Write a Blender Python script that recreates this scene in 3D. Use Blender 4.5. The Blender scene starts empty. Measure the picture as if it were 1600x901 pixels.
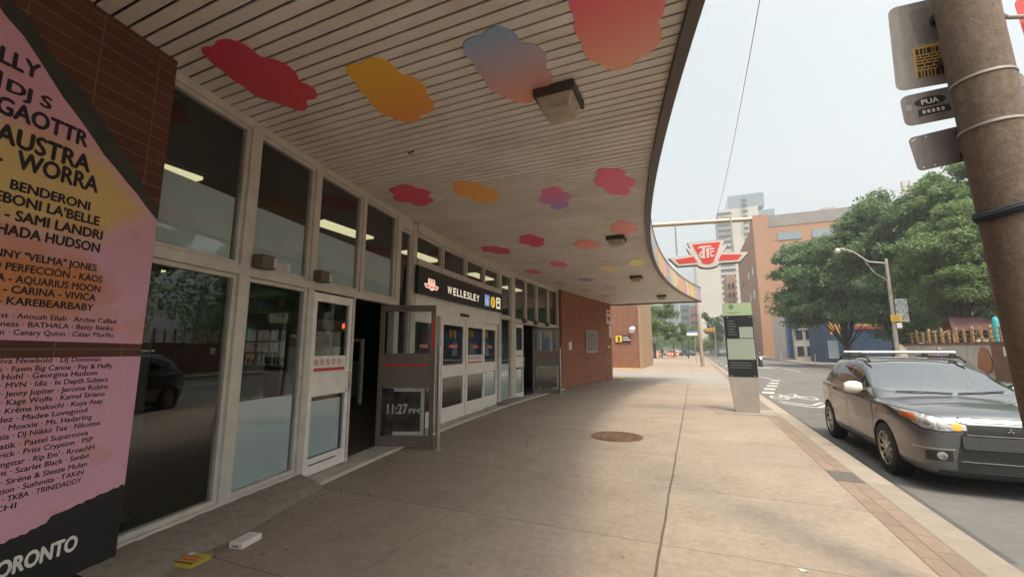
import bpy, bmesh, math, random
import numpy as np
from mathutils import Vector, Matrix
from mathutils.bvhtree import BVHTree
random.seed(7); np.random.seed(7)
C = bpy.context.scene.collection
SC = bpy.context.scene
R = math.radians
# ---------------------------------------------------------------- camera
cam = bpy.data.cameras.new('camera'); camo = bpy.data.objects.new('camera', cam); C.objects.link(camo)
camo.location = (0, 0, 1.6)
camo.rotation_euler = (R(90 + 8.272), 0, R(23.456))
cam.sensor_width = 36; cam.lens = 36 * 650 / 1600; cam.clip_start = .05; cam.clip_end = 3000
SC.camera = camo
# ---------------------------------------------------------------- world, sun, exposure
SUN_EL, SUN_AZ = 63, 138.6          # azimuth clockwise from +Y
W = bpy.data.worlds.new('World'); SC.world = W; W.use_nodes = True
nt = W.node_tree; nt.nodes.clear()
sky = nt.nodes.new('ShaderNodeTexSky'); sky.sky_type = 'NISHITA'; sky.sun_disc = False
sky.sun_elevation = R(SUN_EL); sky.sun_rotation = R(SUN_AZ)
sky.air_density = 1.0; sky.dust_density = 8.0; sky.ozone_density = 1.0
hs = nt.nodes.new('ShaderNodeHueSaturation'); hs.inputs['Saturation'].default_value = .22
bg = nt.nodes.new('ShaderNodeBackground'); bg.inputs['Strength'].default_value = .143
wo = nt.nodes.new('ShaderNodeOutputWorld')
nt.links.new(sky.outputs[0], hs.inputs['Color']); tn = nt.nodes.new('ShaderNodeMix'); tn.data_type = 'RGBA'; tn.blend_type = 'MULTIPLY'; tn.inputs[0].default_value = 1; tn.inputs[7].default_value = (.945, 1.0, .985, 1); nt.links.new(hs.outputs[0], tn.inputs[6]); nt.links.new(tn.outputs[2], bg.inputs[0]); nt.links.new(bg.outputs[0], wo.inputs[0])
sl = bpy.data.lights.new('sun', 'SUN'); sl.energy = 1.3; sl.angle = R(8); sl.color = (1, .80, .58)
so = bpy.data.objects.new('sun', sl); C.objects.link(so)
ce = math.cos(R(SUN_EL))
sdir = Vector((math.sin(R(SUN_AZ)) * ce, math.cos(R(SUN_AZ)) * ce, math.sin(R(SUN_EL))))
so.rotation_euler = sdir.to_track_quat('Z', 'Y').to_euler(); so.location = sdir * 60
SC.view_settings.view_transform = 'Standard'; SC.view_settings.look = 'None'
SC.view_settings.gamma = 1; SC.view_settings.use_curve_mapping = False
SC.view_settings.exposure = 1.25
SC.cycles.use_denoising = True
SC.cycles.max_bounces = 8; SC.cycles.transparent_max_bounces = 24; SC.cycles.volume_bounces = 0
SC.cycles.caustics_reflective = False; SC.cycles.caustics_refractive = False

# ---------------------------------------------------------------- materials
class NT:
    def __init__(s, name):
        s.m = bpy.data.materials.new(name); s.m.use_nodes = True; s.t = s.m.node_tree
        s.b = s.t.nodes['Principled BSDF']; s.o = s.t.nodes['Material Output']
    def n(s, typ, **kw):
        nd = s.t.nodes.new(typ)
        for k, v in kw.items():
            if k.startswith('i_'):
                nd.inputs[k[2:].replace('_', ' ')].default_value = v
            else: setattr(nd, k, v)
        return nd
    def l(s, a, b): s.t.links.new(a, b)
    def math(s, op, a, b=None, c=None):
        nd = s.t.nodes.new('ShaderNodeMath'); nd.operation = op
        for i, v in enumerate((a, b, c)):
            if v is None: continue
            if isinstance(v, (int, float)): nd.inputs[i].default_value = v
            else: s.l(v, nd.inputs[i])
        return nd.outputs[0]
    def mix(s, fac, a, b, blend='MIX'):
        nd = s.t.nodes.new('ShaderNodeMix'); nd.data_type = 'RGBA'; nd.blend_type = blend
        for i, v in ((0, fac), (6, a), (7, b)):
            if isinstance(v, (int, float)): nd.inputs[i].default_value = v
            elif isinstance(v, tuple): nd.inputs[i].default_value = v if len(v) == 4 else (*v, 1)
            else: s.l(v, nd.inputs[i])
        return nd.outputs[2]
    def coord(s, which='Object'):
        return s.t.nodes.new('ShaderNodeTexCoord').outputs[which]
    def noise(s, vec, scale, detail=6, rough=.6):
        nd = s.n('ShaderNodeTexNoise', i_Scale=scale, i_Detail=detail, i_Roughness=rough)
        if vec is not None: s.l(vec, nd.inputs['Vector'])
        return nd.outputs[0]
    def ramp(s, fac, stops, interp='LINEAR'):
        nd = s.t.nodes.new('ShaderNodeValToRGB'); cr = nd.color_ramp; cr.interpolation = interp
        while len(cr.elements) < len(stops): cr.elements.new(.5)
        for e, (p, c) in zip(cr.elements, stops):
            e.position = p; e.color = c if len(c) == 4 else (*c, 1)
        s.l(fac, nd.inputs[0]); return nd.outputs[0]
    def bump(s, h, strength, dist=.01):
        nd = s.n('ShaderNodeBump', i_Strength=strength, i_Distance=dist); s.l(h, nd.inputs['Height'])
        s.l(nd.outputs[0], s.b.inputs['Normal'])
    def set(s, **kw):
        for k, v in kw.items(): s.b.inputs[k.replace('_', ' ')].default_value = v
        return s

def mul(c, k): return tuple(min(1, x * k) for x in c)
def mat(name, c, var=.15, scale=3, rough=.6, metal=0, bump=0, bscale=60, coat=0, c2=None, emit=0, spec=.5, detail=6):
    k = NT(name); k.set(Roughness=rough, Metallic=metal, Coat_Weight=coat, Specular_IOR_Level=spec)
    k.b.inputs['Coat Roughness'].default_value = .05
    co = k.coord()
    if var or c2:
        f = k.noise(co, scale, detail)
        a = mul(c, 1 - var); b = c2 or mul(c, 1 + var)
        col = k.ramp(f, [(.3, a), (.7, b)])
        k.l(col, k.b.inputs['Base Color'])
    else: k.b.inputs['Base Color'].default_value = (*c, 1)
    if bump: k.bump(k.noise(co, bscale, 4), bump)
    if emit:
        k.b.inputs['Emission Color'].default_value = (*c, 1); k.b.inputs['Emission Strength'].default_value = emit
    return k.m

def glass(name, tint=(.84, .88, .88), f0=.05, opaque=None):
    k = NT(name); t = k.t; t.nodes.remove(k.b)
    g = t.nodes.new('ShaderNodeNewGeometry')
    d = t.nodes.new('ShaderNodeVectorMath'); d.operation = 'DOT_PRODUCT'
    k.l(g.outputs['Normal'], d.inputs[0]); k.l(g.outputs['Incoming'], d.inputs[1])
    a = k.math('ABSOLUTE', d.outputs['Value']); p = k.math('POWER', k.math('SUBTRACT', 1, a), 5)
    f = k.math('MULTIPLY_ADD', p, 1 - f0, f0)
    gl = k.n('ShaderNodeBsdfGlossy'); gl.inputs['Roughness'].default_value = .0; gl.inputs['Color'].default_value = (1, 1, 1, 1)
    if opaque:
        tr = k.n('ShaderNodeBsdfDiffuse'); tr.inputs['Color'].default_value = (*opaque, 1)
    else:
        tr = k.n('ShaderNodeBsdfTransparent'); tr.inputs['Color'].default_value = (*tint, 1)
    mx = k.n('ShaderNodeMixShader'); k.l(f, mx.inputs[0]); k.l(tr.outputs[0], mx.inputs[1]); k.l(gl.outputs[0], mx.inputs[2])
    k.l(mx.outputs[0], k.o.inputs[0]); return k.m

def brick_mat(name, c1, c2, mortar, bw=.4, rh=.1, ms=.012, offset=0., tint=.25):
    k = NT(name); k.set(Roughness=.85)
    uv = k.coord('UV')
    br = k.n('ShaderNodeTexBrick', offset=offset, i_Scale=1.0)
    br.inputs['Brick Width'].default_value = bw; br.inputs['Row Height'].default_value = rh
    br.inputs['Mortar Size'].default_value = ms; br.inputs['Mortar Smooth'].default_value = .3
    br.inputs['Color1'].default_value = (*c1, 1); br.inputs['Color2'].default_value = (*c2, 1); br.inputs['Mortar'].default_value = (*mortar, 1)
    k.l(uv, br.inputs['Vector'])
    n = k.noise(uv, 2.2, 8); n2 = k.noise(uv, 45, 4)
    c = k.mix(1.0, br.outputs['Color'], k.ramp(n, [(.25, (1 - tint,) * 3), (.75, (1 + tint * .4,) * 3)]), 'MULTIPLY')
    c = k.mix(.5, c, k.ramp(n2, [(.2, (.6,) * 3), (.8, (1.2,) * 3)]), 'MULTIPLY')
    k.l(c, k.b.inputs['Base Color'])
    k.bump(k.math('SUBTRACT', k.math('MULTIPLY', n2, .3), br.outputs['Fac']), .5, .012)
    return k.m

M = {}
M['alu'] = mat('anodised_frame', (.57, .525, .465), .12, 6, .45, .2, bump=.05)
M['door_white'] = mat('door_pale', (.77, .73, .665), .08, 6, .45, .1)
M['alu_shaded'] = mat('door_shaded', (.15, .132, .105), .1, 6, .45, .25)  # open door leaves: same aluminium, with their shade put into the colour
M['white_paint'] = mat('white_paint', (.72, .69, .64), .08, 5, .5)
M['black'] = mat('black', (.012, .012, .013), .2, 5, .5)
M['rubber'] = mat('rubber', (.018, .018, .018), .2, 12, .8, bump=.1)
M['steel'] = mat('steel', (.42, .40, .37), .12, 8, .38, .85)
M['galv'] = mat('galvanised', (.36, .33, .29), .15, 10, .55, .5)
M['red'] = mat('red', (.55, .035, .03), .06, 5, .45)
M['film'] = mat('frosted_film', (.74, .775, .785), .07, 1.5, .7)
M['glass'] = glass('window_glass')
M['glass_clear'] = glass('clear_glass', (.9, .93, .92), .04)
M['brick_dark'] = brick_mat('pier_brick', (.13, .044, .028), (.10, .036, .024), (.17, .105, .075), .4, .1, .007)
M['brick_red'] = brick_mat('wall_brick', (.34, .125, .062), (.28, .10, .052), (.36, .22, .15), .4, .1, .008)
M['concrete_rough'] = mat('rough_concrete', (.22, .19, .15), .22, 14, .95, bump=.5, bscale=70, detail=10)
M['landing'] = mat('landing_concrete', (.42, .385, .325), .25, 3, .85, bump=.25, bscale=50)
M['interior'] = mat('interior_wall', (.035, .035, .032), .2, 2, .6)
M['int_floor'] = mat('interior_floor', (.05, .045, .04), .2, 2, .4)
M['lamp'] = mat('fluorescent', (1, .88, .50), 0, 1, .5, emit=.42)
M['gold'] = mat('yellow', (.75, .46, .03), .05, 5, .5)
M['blue_sign'] = mat('blue_sign', (.05, .15, .5), .05, 5, .5)
M['ink'] = mat('poster_ink', (.02, .012, .016), .1, 8, .75)
M['cream'] = mat('cream', (.72, .62, .5), .05, 5, .6)

# ---------------------------------------------------------------- mesh builder
class MB:
    def __init__(s): s.v = []; s.f = []; s.m = []; s.uv = []
    def add(s, vs, fs, m=0, uv=None):
        o = len(s.v); s.v += [tuple(p) for p in vs]
        s.uv += list(uv) if uv is not None else [(p[0], p[2]) for p in vs]
        for f in fs: s.f.append([i + o for i in f]); s.m.append(m)
        return s
    def box(s, lo, hi, m=0, rz=0, piv=None):
        x0, y0, z0 = lo; x1, y1, z1 = hi
        vs = [(x0, y0, z0), (x1, y0, z0), (x1, y1, z0), (x0, y1, z0), (x0, y0, z1), (x1, y0, z1), (x1, y1, z1), (x0, y1, z1)]
        if rz:
            px, py = piv or ((x0 + x1) / 2, (y0 + y1) / 2); c, sn = math.cos(rz), math.sin(rz)
            vs = [(px + (x - px) * c - (y - py) * sn, py + (x - px) * sn + (y - py) * c, z) for x, y, z in vs]
        return s.add(vs, [(0, 3, 2, 1), (4, 5, 6, 7), (0, 1, 5, 4), (1, 2, 6, 5), (2, 3, 7, 6), (3, 0, 4, 7)], m)
    def hexa(s, P8, m=0, uv=None):
        return s.add(P8, [(0, 3, 2, 1), (4, 5, 6, 7), (0, 1, 5, 4), (1, 2, 6, 5), (2, 3, 7, 6), (3, 0, 4, 7)], m, uv)
    def prism(s, poly, fn, w0, w1, m=0, mside=None):
        """poly of (u,v) extruded between w0 and w1 through fn(u,v,w)"""
        n = len(poly)
        vs = [fn(u, v, w0) for u, v in poly] + [fn(u, v, w1) for u, v in poly]
        s.add(vs, [list(range(n))[::-1], list(range(n, 2 * n))], m, list(poly) * 2)
        s.add(vs, [(i, (i + 1) % n, n + (i + 1) % n, n + i) for i in range(n)], m if mside is None else mside, list(poly) * 2)
        return s
    def tube(s, path, rad, n=10, m=0, cap=True):
        path = [Vector(p) for p in path]
        rad = rad if isinstance(rad, (list, tuple)) else [rad] * len(path)
        vs = []; fs = []; up = None
        for i, p in enumerate(path):
            d = (path[min(i + 1, len(path) - 1)] - path[max(i - 1, 0)]).normalized()
            if up is None or abs(d.dot(up)) > .99: up = Vector((0, 0, 1)) if abs(d.z) < .9 else Vector((1, 0, 0))
            a = d.cross(up).normalized(); b = a.cross(d).normalized()
            for k in range(n):
                t = 2 * math.pi * k / n; vs.append(p + (a * math.cos(t) + b * math.sin(t)) * rad[i])
        for i in range(len(path) - 1):
            for k in range(n): fs.append((i * n + k, i * n + (k + 1) % n, (i + 1) * n + (k + 1) % n, (i + 1) * n + k))
        if cap: fs += [list(range(n))[::-1], [(len(path) - 1) * n + k for k in range(n)]]
        return s.add(vs, fs, m)
    def lathe(s, prof, axis='z', c=(0, 0, 0), n=32, m=0, cap=False):
        """prof of (r, h)"""
        vs = []; fs = []
        for r, h in prof:
            for k in range(n):
                t = 2 * math.pi * k / n; a, b = r * math.cos(t), r * math.sin(t)
                p = {'z': (a, b, h), 'x': (h, a, b), 'y': (a, h, b)}[axis]
                vs.append((p[0] + c[0], p[1] + c[1], p[2] + c[2]))
        for i in range(len(prof) - 1):
            for k in range(n): fs.append((i * n + k, i * n + (k + 1) % n, (i + 1) * n + (k + 1) % n, (i + 1) * n + k))
        if cap and prof[0][0] > 1e-5: fs.append(list(range(n))[::-1])
        if cap and prof[-1][0] > 1e-5: fs.append([(len(prof) - 1) * n + k for k in range(n)])
        return s.add(vs, fs, m)
    def xf(s, mtx, start=0):
        for i in range(start, len(s.v)): s.v[i] = tuple(mtx @ Vector(s.v[i]))
        return s
    def build(s, name, mats, parent=None, smooth=False, local=False, bevel=0, subsurf=0):
        me = bpy.data.meshes.new(name)
        off = Vector((0, 0, 0))
        p = parent
        while p is not None and not local: off += Vector(p.location); p = p.parent
        me.from_pydata([tuple(Vector(v) - off) for v in s.v] if off.length else s.v, [], s.f)
        if not isinstance(mats, (list, tuple)): mats = [mats]
        for m in mats: me.materials.append(m)
        me.polygons.foreach_set('material_index', s.m)
        uvl = me.uv_layers.new(name='UVMap'); li = np.zeros(len(me.loops), dtype=np.int32); me.loops.foreach_get('vertex_index', li)
        uvl.data.foreach_set('uv', np.array(s.uv, dtype=np.float32)[li].ravel())
        bm = bmesh.new(); bm.from_mesh(me); bmesh.ops.recalc_face_normals(bm, faces=bm.faces); bm.to_mesh(me); bm.free()
        if smooth:
            me.polygons.foreach_set('use_smooth', [True] * len(me.polygons))
            try: me.set_sharp_from_angle(angle=R(40))
            except Exception: pass
        o = bpy.data.objects.new(name, me); C.objects.link(o)
        if parent is not None: o.parent = parent
        if bevel:
            b = o.modifiers.new('bevel', 'BEVEL'); b.width = bevel; b.segments = 2; b.limit_method = 'ANGLE'; b.angle_limit = R(50)
        if subsurf:
            b = o.modifiers.new('sub', 'SUBSURF'); b.levels = subsurf; b.render_levels = subsurf
        return o

def thing(name, label, cat, loc=(0, 0, 0), group=None, rz=0):
    o = bpy.data.objects.new(name, None); C.objects.link(o); o.location = loc; o.rotation_euler = (0, 0, rz)
    o.empty_display_size = .2
    return tag(o, label, cat, group)
def tag(o, label, cat, group=None):
    o['label'] = label; o['category'] = cat
    if group: o['group'] = group
    return o
def struct(o, kind='structure'): o['kind'] = kind; return o
def copy_tree(o, loc=None, label=None, rz=None):
    c = o.copy(); C.objects.link(c)
    if loc is not None: c.location = loc
    if rz is not None: c.rotation_euler = (0, 0, rz)
    if label: c['label'] = label
    for ch in list(o.children):
        d = ch.copy(); C.objects.link(d); d.parent = c
        for g in list(ch.children):
            e = g.copy(); C.objects.link(e); e.parent = d
    return c

_tc = {}
def text2d(s, bold=.02):
    if (s, bold) in _tc: return _tc[(s, bold)]
    cu = bpy.data.curves.new('txt', 'FONT'); cu.body = s; cu.offset = bold; cu.resolution_u = 3
    ob = bpy.data.objects.new('txt', cu); C.objects.link(ob)
    dg = bpy.context.evaluated_depsgraph_get(); dg.update()
    me = bpy.data.meshes.new_from_object(ob.evaluated_get(dg))
    v = [(p.co.x, p.co.y) for p in me.vertices]; f = [list(p.vertices) for p in me.polygons]
    bpy.data.objects.remove(ob); bpy.data.curves.remove(cu); bpy.data.meshes.remove(me)
    _tc[(s, bold)] = (v, f); return v, f
CAP = max(y for x, y in text2d('H', .02)[0]) - min(y for x, y in text2d('H', .02)[0])
def put_text(mb, s, u0, u1, vb, h, fn, m=0, bold=.02, w=0.):
    v, f = text2d(s, 0.0)
    if not v: return
    xs = [p[0] for p in v]; a, b = min(xs), max(xs)
    k = h / CAP; kx = (u1 - u0) / (b - a) if u1 is not None else k
    for i, (dx, dy) in enumerate(((0, 0), (1, 0), (-1, 0), (0, .6), (0, -.6)) if bold else ((0, 0),)):     # heavier strokes: shifted layers
        mb.add([fn(u0 + (x + dx * bold * .8 - a) * kx, vb + (y + dy * bold) * k, w + i * .0002) for x, y in v], f, m)

# ---------------------------------------------------------------- curved facade frame
XC, YC, R0 = 46.05, 12.8, 51.3
FXC, FYC, FR = 44.09, 12.6, 45.0
ZS = 4.05
def P(s, off, z):
    a = (s - YC) / R0
    return (XC - (R0 - off) * math.cos(a), YC + (R0 - off) * math.sin(a), z)
def PF(s, off, z):
    a = (s - FYC) / FR
    return (FXC - (FR - off) * math.cos(a), FYC + (FR - off) * math.sin(a), z)
def fbox(mb, s0, s1, o0, o1, z0, z1, m=0, n=None, F=P):
    n = n or max(1, int((s1 - s0) / .6))
    for i in range(n):
        a = s0 + (s1 - s0) * i / n; b = s0 + (s1 - s0) * (i + 1) / n
        uv = [(a, z0), (b, z0), (b, z0), (a, z0), (a, z1), (b, z1), (b, z1), (a, z1)]
        vs = [F(a, o1, z0), F(b, o1, z0), F(b, o0, z0), F(a, o0, z0), F(a, o1, z1), F(b, o1, z1), F(b, o0, z1), F(a, o0, z1)]
        fs = [(0, 3, 2, 1), (4, 5, 6, 7), (0, 1, 5, 4), (2, 3, 7, 6)]
        if i == 0: fs.append((3, 0, 4, 7))
        if i == n - 1: fs.append((1, 2, 6, 5))
        mb.add(vs, fs, m, uv)
    return mb
def xwall(y): return XC - math.sqrt(R0 * R0 - (y - YC) ** 2)
def xfas(y): return FXC - math.sqrt(FR * FR - (y - FYC) ** 2)

# ================================================================ SETTING
def sidewalk_mat():
    k = NT('sidewalk_concrete'); k.set(Roughness=.9)
    co = k.coord(); sep = k.n('ShaderNodeSeparateXYZ'); k.l(co, sep.inputs[0])
    wob = k.math('MULTIPLY', k.math('SUBTRACT', k.noise(co, 1.3, 5), .5), .035)
    x = k.math('ADD', sep.outputs[0], wob); y = k.math('ADD', sep.outputs[1], k.math('MULTIPLY', k.math('ADD', sep.outputs[0], 3.), -.02))
    y = k.math('ADD', y, wob)
    jl = k.math('LESS_THAN', k.math('ABSOLUTE', k.math('ADD', x, .35)), .011)
    yy = k.math('DIVIDE', k.math('SUBTRACT', y, .75), 1.55)
    fr = k.math('ABSOLUTE', k.math('SUBTRACT', k.math('FRACT', yy), .5))
    jc = k.math('GREATER_THAN', fr, .4965)
    x3 = k.math('LESS_THAN', k.math('ABSOLUTE', k.math('ADD', x, 2.3)), .005)
    jj = k.math('MAXIMUM', jl, k.math('MAXIMUM', k.math('MULTIPLY', jc, .75), k.math('MULTIPLY', x3, .5)))
    cell = k.n('ShaderNodeCombineXYZ'); k.l(k.math('FLOOR', yy), cell.inputs[0]); k.l(k.math('GREATER_THAN', x, -.35), cell.inputs[1])
    wn = k.n('ShaderNodeTexWhiteNoise'); k.l(cell.outputs[0], wn.inputs['Vector'])
    n1 = k.noise(co, .9, 8, .65); n2 = k.noise(co, 14, 8, .7); n3 = k.noise(co, 160, 3)
    c = k.ramp(n1, [(.25, (.268, .207, .160)), (.75, (.358, .284, .223))])
    c = k.mix(1., c, k.ramp(wn.outputs[0], [(0, (.9,) * 3), (1, (1.06,) * 3)]), 'MULTIPLY')
    c = k.mix(1., c, k.ramp(n2, [(.2, (.68,) * 3), (.75, (1.12,) * 3)]), 'MULTIPLY')
    c = k.mix(1., c, k.ramp(n3, [(.25, (.66,) * 3), (.75, (1.22,) * 3)]), 'MULTIPLY')
    st = k.ramp(k.noise(co, 2.3, 10, .75), [(.5, (0, 0, 0)), (.72, (1, 1, 1))])
    c = k.mix(k.math('MULTIPLY', st, .42), c, (.115, .092, .07))
    vo = k.n('ShaderNodeTexVoronoi', i_Scale=2.6); k.l(co, vo.inputs['Vector'])
    spot = k.math('LESS_THAN', vo.outputs['Distance'], .045)
    c = k.mix(k.math('MULTIPLY', spot, .55), c, (.07, .06, .05))
    vo2 = k.n('ShaderNodeTexVoronoi', i_Scale=7.3); k.l(co, vo2.inputs['Vector'])
    c = k.mix(k.math('MULTIPLY', k.math('LESS_THAN', vo2.outputs['Distance'], .07), .4), c, (.09, .078, .065))
    mpw = k.n('ShaderNodeMapping'); k.l(co, mpw.inputs['Vector']); dn = k.n('ShaderNodeTexNoise', i_Scale=2.0, i_Detail=5.0); k.l(co, dn.inputs['Vector'])
    ad = k.n('ShaderNodeMix', data_type='VECTOR'); ad.inputs[0].default_value = .35; k.l(co, ad.inputs[4]); k.l(dn.outputs['Color'], ad.inputs[5])
    ve = k.n('ShaderNodeTexVoronoi', feature='DISTANCE_TO_EDGE', i_Scale=.42); k.l(ad.outputs[1], ve.inputs['Vector'])
    crk = k.math('MULTIPLY', k.math('LESS_THAN', ve.outputs['Distance'], .0022), k.math('GREATER_THAN', k.noise(co, .35, 2), .54))
    c = k.mix(k.math('MULTIPLY', crk, .6), c, (.05, .042, .034))
    c = k.mix(k.math('MULTIPLY', jj, .8), c, (.05, .042, .034))
    k.l(c, k.b.inputs['Base Color'])
    k.bump(k.math('SUBTRACT', k.math('MULTIPLY', n3, .25), jj), .35, .01)
    return k.m
M['sidewalk'] = sidewalk_mat()
def asphalt_mat():
    k = NT('asphalt'); k.set(Roughness=.88); co = k.coord()
    n1 = k.noise(co, .5, 8, .6); n2 = k.noise(co, 220, 2); n3 = k.noise(co, 6, 8, .7)
    c = k.ramp(n1, [(.3, (.105, .097, .088)), (.7, (.148, .136, .124))])
    c = k.mix(1., c, k.ramp(n3, [(.25, (.82,) * 3), (.75, (1.1,) * 3)]), 'MULTIPLY')
    c = k.mix(1., c, k.ramp(n2, [(.25, (.6,) * 3), (.8, (1.45,) * 3)]), 'MULTIPLY')
    k.l(c, k.b.inputs['Base Color']); k.bump(n2, .4, .01); return k.m
M['asphalt'] = asphalt_mat()
def paver_mat():
    k = NT('pavers'); k.set(Roughness=.9); co = k.coord()
    sep = k.n('ShaderNodeSeparateXYZ'); k.l(co, sep.inputs[0]); cb = k.n('ShaderNodeCombineXYZ')
    k.l(k.math('SUBTRACT', sep.outputs[1], .02), cb.inputs[0]); k.l(k.math('SUBTRACT', sep.outputs[0], 1.51), cb.inputs[1])
    br = k.n('ShaderNodeTexBrick', offset=.5, i_Scale=1.0)
    for nme, v in (('Brick Width', .33), ('Row Height', .148), ('Mortar Size', .006)): br.inputs[nme].default_value = v
    br.inputs['Color1'].default_value = (.245, .172, .128, 1); br.inputs['Color2'].default_value = (.20, .145, .110, 1); br.inputs['Mortar'].default_value = (.12, .09, .065, 1)
    k.l(cb.outputs[0], br.inputs['Vector'])
    c = k.mix(1., br.outputs['Color'], k.ramp(k.noise(co, 6, 8, .7), [(.2, (.75,) * 3), (.8, (1.15,) * 3)]), 'MULTIPLY')
    k.l(c, k.b.inputs['Base Color']); k.bump(k.math('SUBTRACT', k.math('MULTIPLY', k.noise(co, 90, 3), .4), br.outputs['Fac']), .5, .01); return k.m
M['paver'] = paver_mat()
def kerb_mat():
    k = NT('kerb_concrete'); k.set(Roughness=.9); co = k.coord()
    sep = k.n('ShaderNodeSeparateXYZ'); k.l(co, sep.inputs[0])
    y = k.math('DIVIDE', k.math('SUBTRACT', sep.outputs[1], 6.55), 3.0)
    j = k.math('GREATER_THAN', k.math('ABSOLUTE', k.math('SUBTRACT', k.math('FRACT', y), .5)), .498)
    wn = k.n('ShaderNodeTexWhiteNoise', noise_dimensions='1D'); k.l(k.math('FLOOR', y), wn.inputs['W'])
    c = k.ramp(k.noise(co, 5, 8, .7), [(.25, (.235, .192, .15)), (.75, (.315, .263, .21))])
    c = k.mix(1., c, k.ramp(wn.outputs[0], [(0, (.82,) * 3), (1, (1.12,) * 3)]), 'MULTIPLY')
    c = k.mix(k.math('MULTIPLY', j, .7), c, (.06, .05, .04)); k.l(c, k.b.inputs['Base Color'])
    k.bump(k.noise(co, 120, 3), .25); return k.m
M['kerb'] = kerb_mat()
M['ground'] = mat('ground_soil', (.12, .11, .09), .3, .3, .95)
M['marking'] = mat('road_paint', (.42, .40, .365), .3, 9, .8, detail=10)

struct(MB().box((-420, -140, -1.0), (420, 720, -.16)).build('ground', M['ground']))
rd = MB().box((2.1, -60, -.3), (11.5, 330, -.13)); struct(rd.build('road', M['asphalt']))
# ground sheet of the near pavement: one slab
sw = MB(); sw.box((-30, -30, -.3), (1.51, 330, 0.0)); struct(sw.build('sidewalk', M['sidewalk']))
struct(MB().box((1.51, -30, -.3), (1.80, 330, .002)).build('paver_strip', M['paver']))
struct(MB().box((1.80, -30, -.3), (2.10, 330, .004)).build('kerb', M['kerb'], bevel=.025))
struct(MB().box((11.5, -60, -.3), (11.75, 330, 0.0)).build('far_kerb', M['kerb'], bevel=.02))
struct(MB().box((11.75, -60, -.3), (80, 330, -.002)).build('far_sidewalk', M['sidewalk']))
M['driveway'] = mat('driveway_concrete', (.245, .215, .185), .15, .8, .9, bump=.15)
dv = MB(); dv.add([(-12, 24.5, .004), (1.5, 21.0, .004), (1.5, 30.5, .004), (-12, 33.5, .004)], [(0, 1, 2, 3)]); struct(dv.build('driveway', M['driveway']))
# painted markings
mk = MB(); ZR = -.126
def stripe(mb, pts, w, z=ZR):
    for a, b in zip(pts, pts[1:]):
        a, b = Vector((*a, z)), Vector((*b, z)); d = (b - a).normalized(); n = Vector((-d.y, d.x, 0)) * w / 2
        mb.add([a - n, b - n, b + n, a + n], [(0, 1, 2, 3)])
for k, (x, y) in enumerate([(2.55, 19.4), (2.85, 21.2), (3.2, 23.0), (3.55, 24.9), (3.95, 27.0)]): stripe(mk, [(x, y), (x + .14, y + .75)], .42)
stripe(mk, [(4.05, 28.6), (3.2, 33.5), (2.5, 40)], .14)
def ring(mb, cx, cy, rx, ry, w):
    n = 28; vs = []
    for k in range(n):
        t = 2 * math.pi * k / n; vs += [(cx + rx * math.cos(t), cy + ry * math.sin(t), ZR), (cx + (rx - w) * math.cos(t), cy + (ry - w * 1.6) * math.sin(t), ZR)]
    mb.add(vs, [(2 * k, 2 * ((k + 1) % n), 2 * ((k + 1) % n) + 1, 2 * k + 1) for k in range(n)])
ring(mk, 2.72, 18.0, .30, .62, .09); ring(mk, 3.62, 18.2, .30, .62, .09)
stripe(mk, [(2.72, 18.0), (2.98, 18.95), (3.42, 18.95), (3.62, 18.2)], .1); stripe(mk, [(2.98, 18.95), (3.15, 18.05), (3.42, 18.95)], .1); stripe(mk, [(2.72, 18.0), (3.15, 18.05)], .1)
stripe(mk, [(3.42, 18.95), (3.45, 19.5), (3.25, 19.6)], .1); stripe(mk, [(2.95, 18.9), (2.9, 19.3)], .12)
stripe(mk, [(2.5, 16.75), (3.25, 15.9), (3.72, 16.8)], .13); stripe(mk, [(2.5, 16.2), (3.25, 15.3), (3.72, 16.2)], .13)
stripe(mk, [(7.3, 38), (7.3, 60)], .12); stripe(mk, [(7.3, 66), (7.3, 84)], .12)
for y in (36, 42, 48, 56, 66): stripe(mk, [(2.9, y), (2.9, y + 1.6)], .35)
for y in (44, 45.2, 46.4, 47.6): stripe(mk, [(4.2, y), (6.6, y)], .5)
struct(mk.build('road_marking', M['marking']))
# tar seams and repaired patches of the road
M['patch'] = mat('patched_asphalt', (.075, .07, .066), .2, 3, .85, bump=.3, bscale=150)
pt = MB()
pt.add([(2.12, 5.0, -.1275), (2.32, 5.0, -.1275), (2.32, 40, -.1275), (2.12, 40, -.1275)], [(0, 1, 2, 3)])
pt.add([(5.2, 13.0, -.1275), (7.4, 12.6, -.1275), (7.5, 22, -.1275), (5.3, 22.4, -.1275)], [(0, 1, 2, 3)])
stripe(pt, [(2.4, 14.3), (4.5, 14.1), (7.5, 14.4)], .06, -.1265); stripe(pt, [(4.8, 14.2), (4.9, 26), (5.05, 44)], .05, -.1265)
struct(pt.build('road_patch', M['patch']))
sp = MB(); sp.box((1.51, 6.55, .0), (1.80, 7.02, .0065)); struct(sp.build('dark_paver_inset', mat('dark_paver', (.10, .085, .07), .2, 12, .9, bump=.3)))

# ================================================================ STATION
ST = thing('subway_station', 'brick and glass subway station with deep curved canopy over the sidewalk', 'building', P(9, 0, 0))
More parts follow.
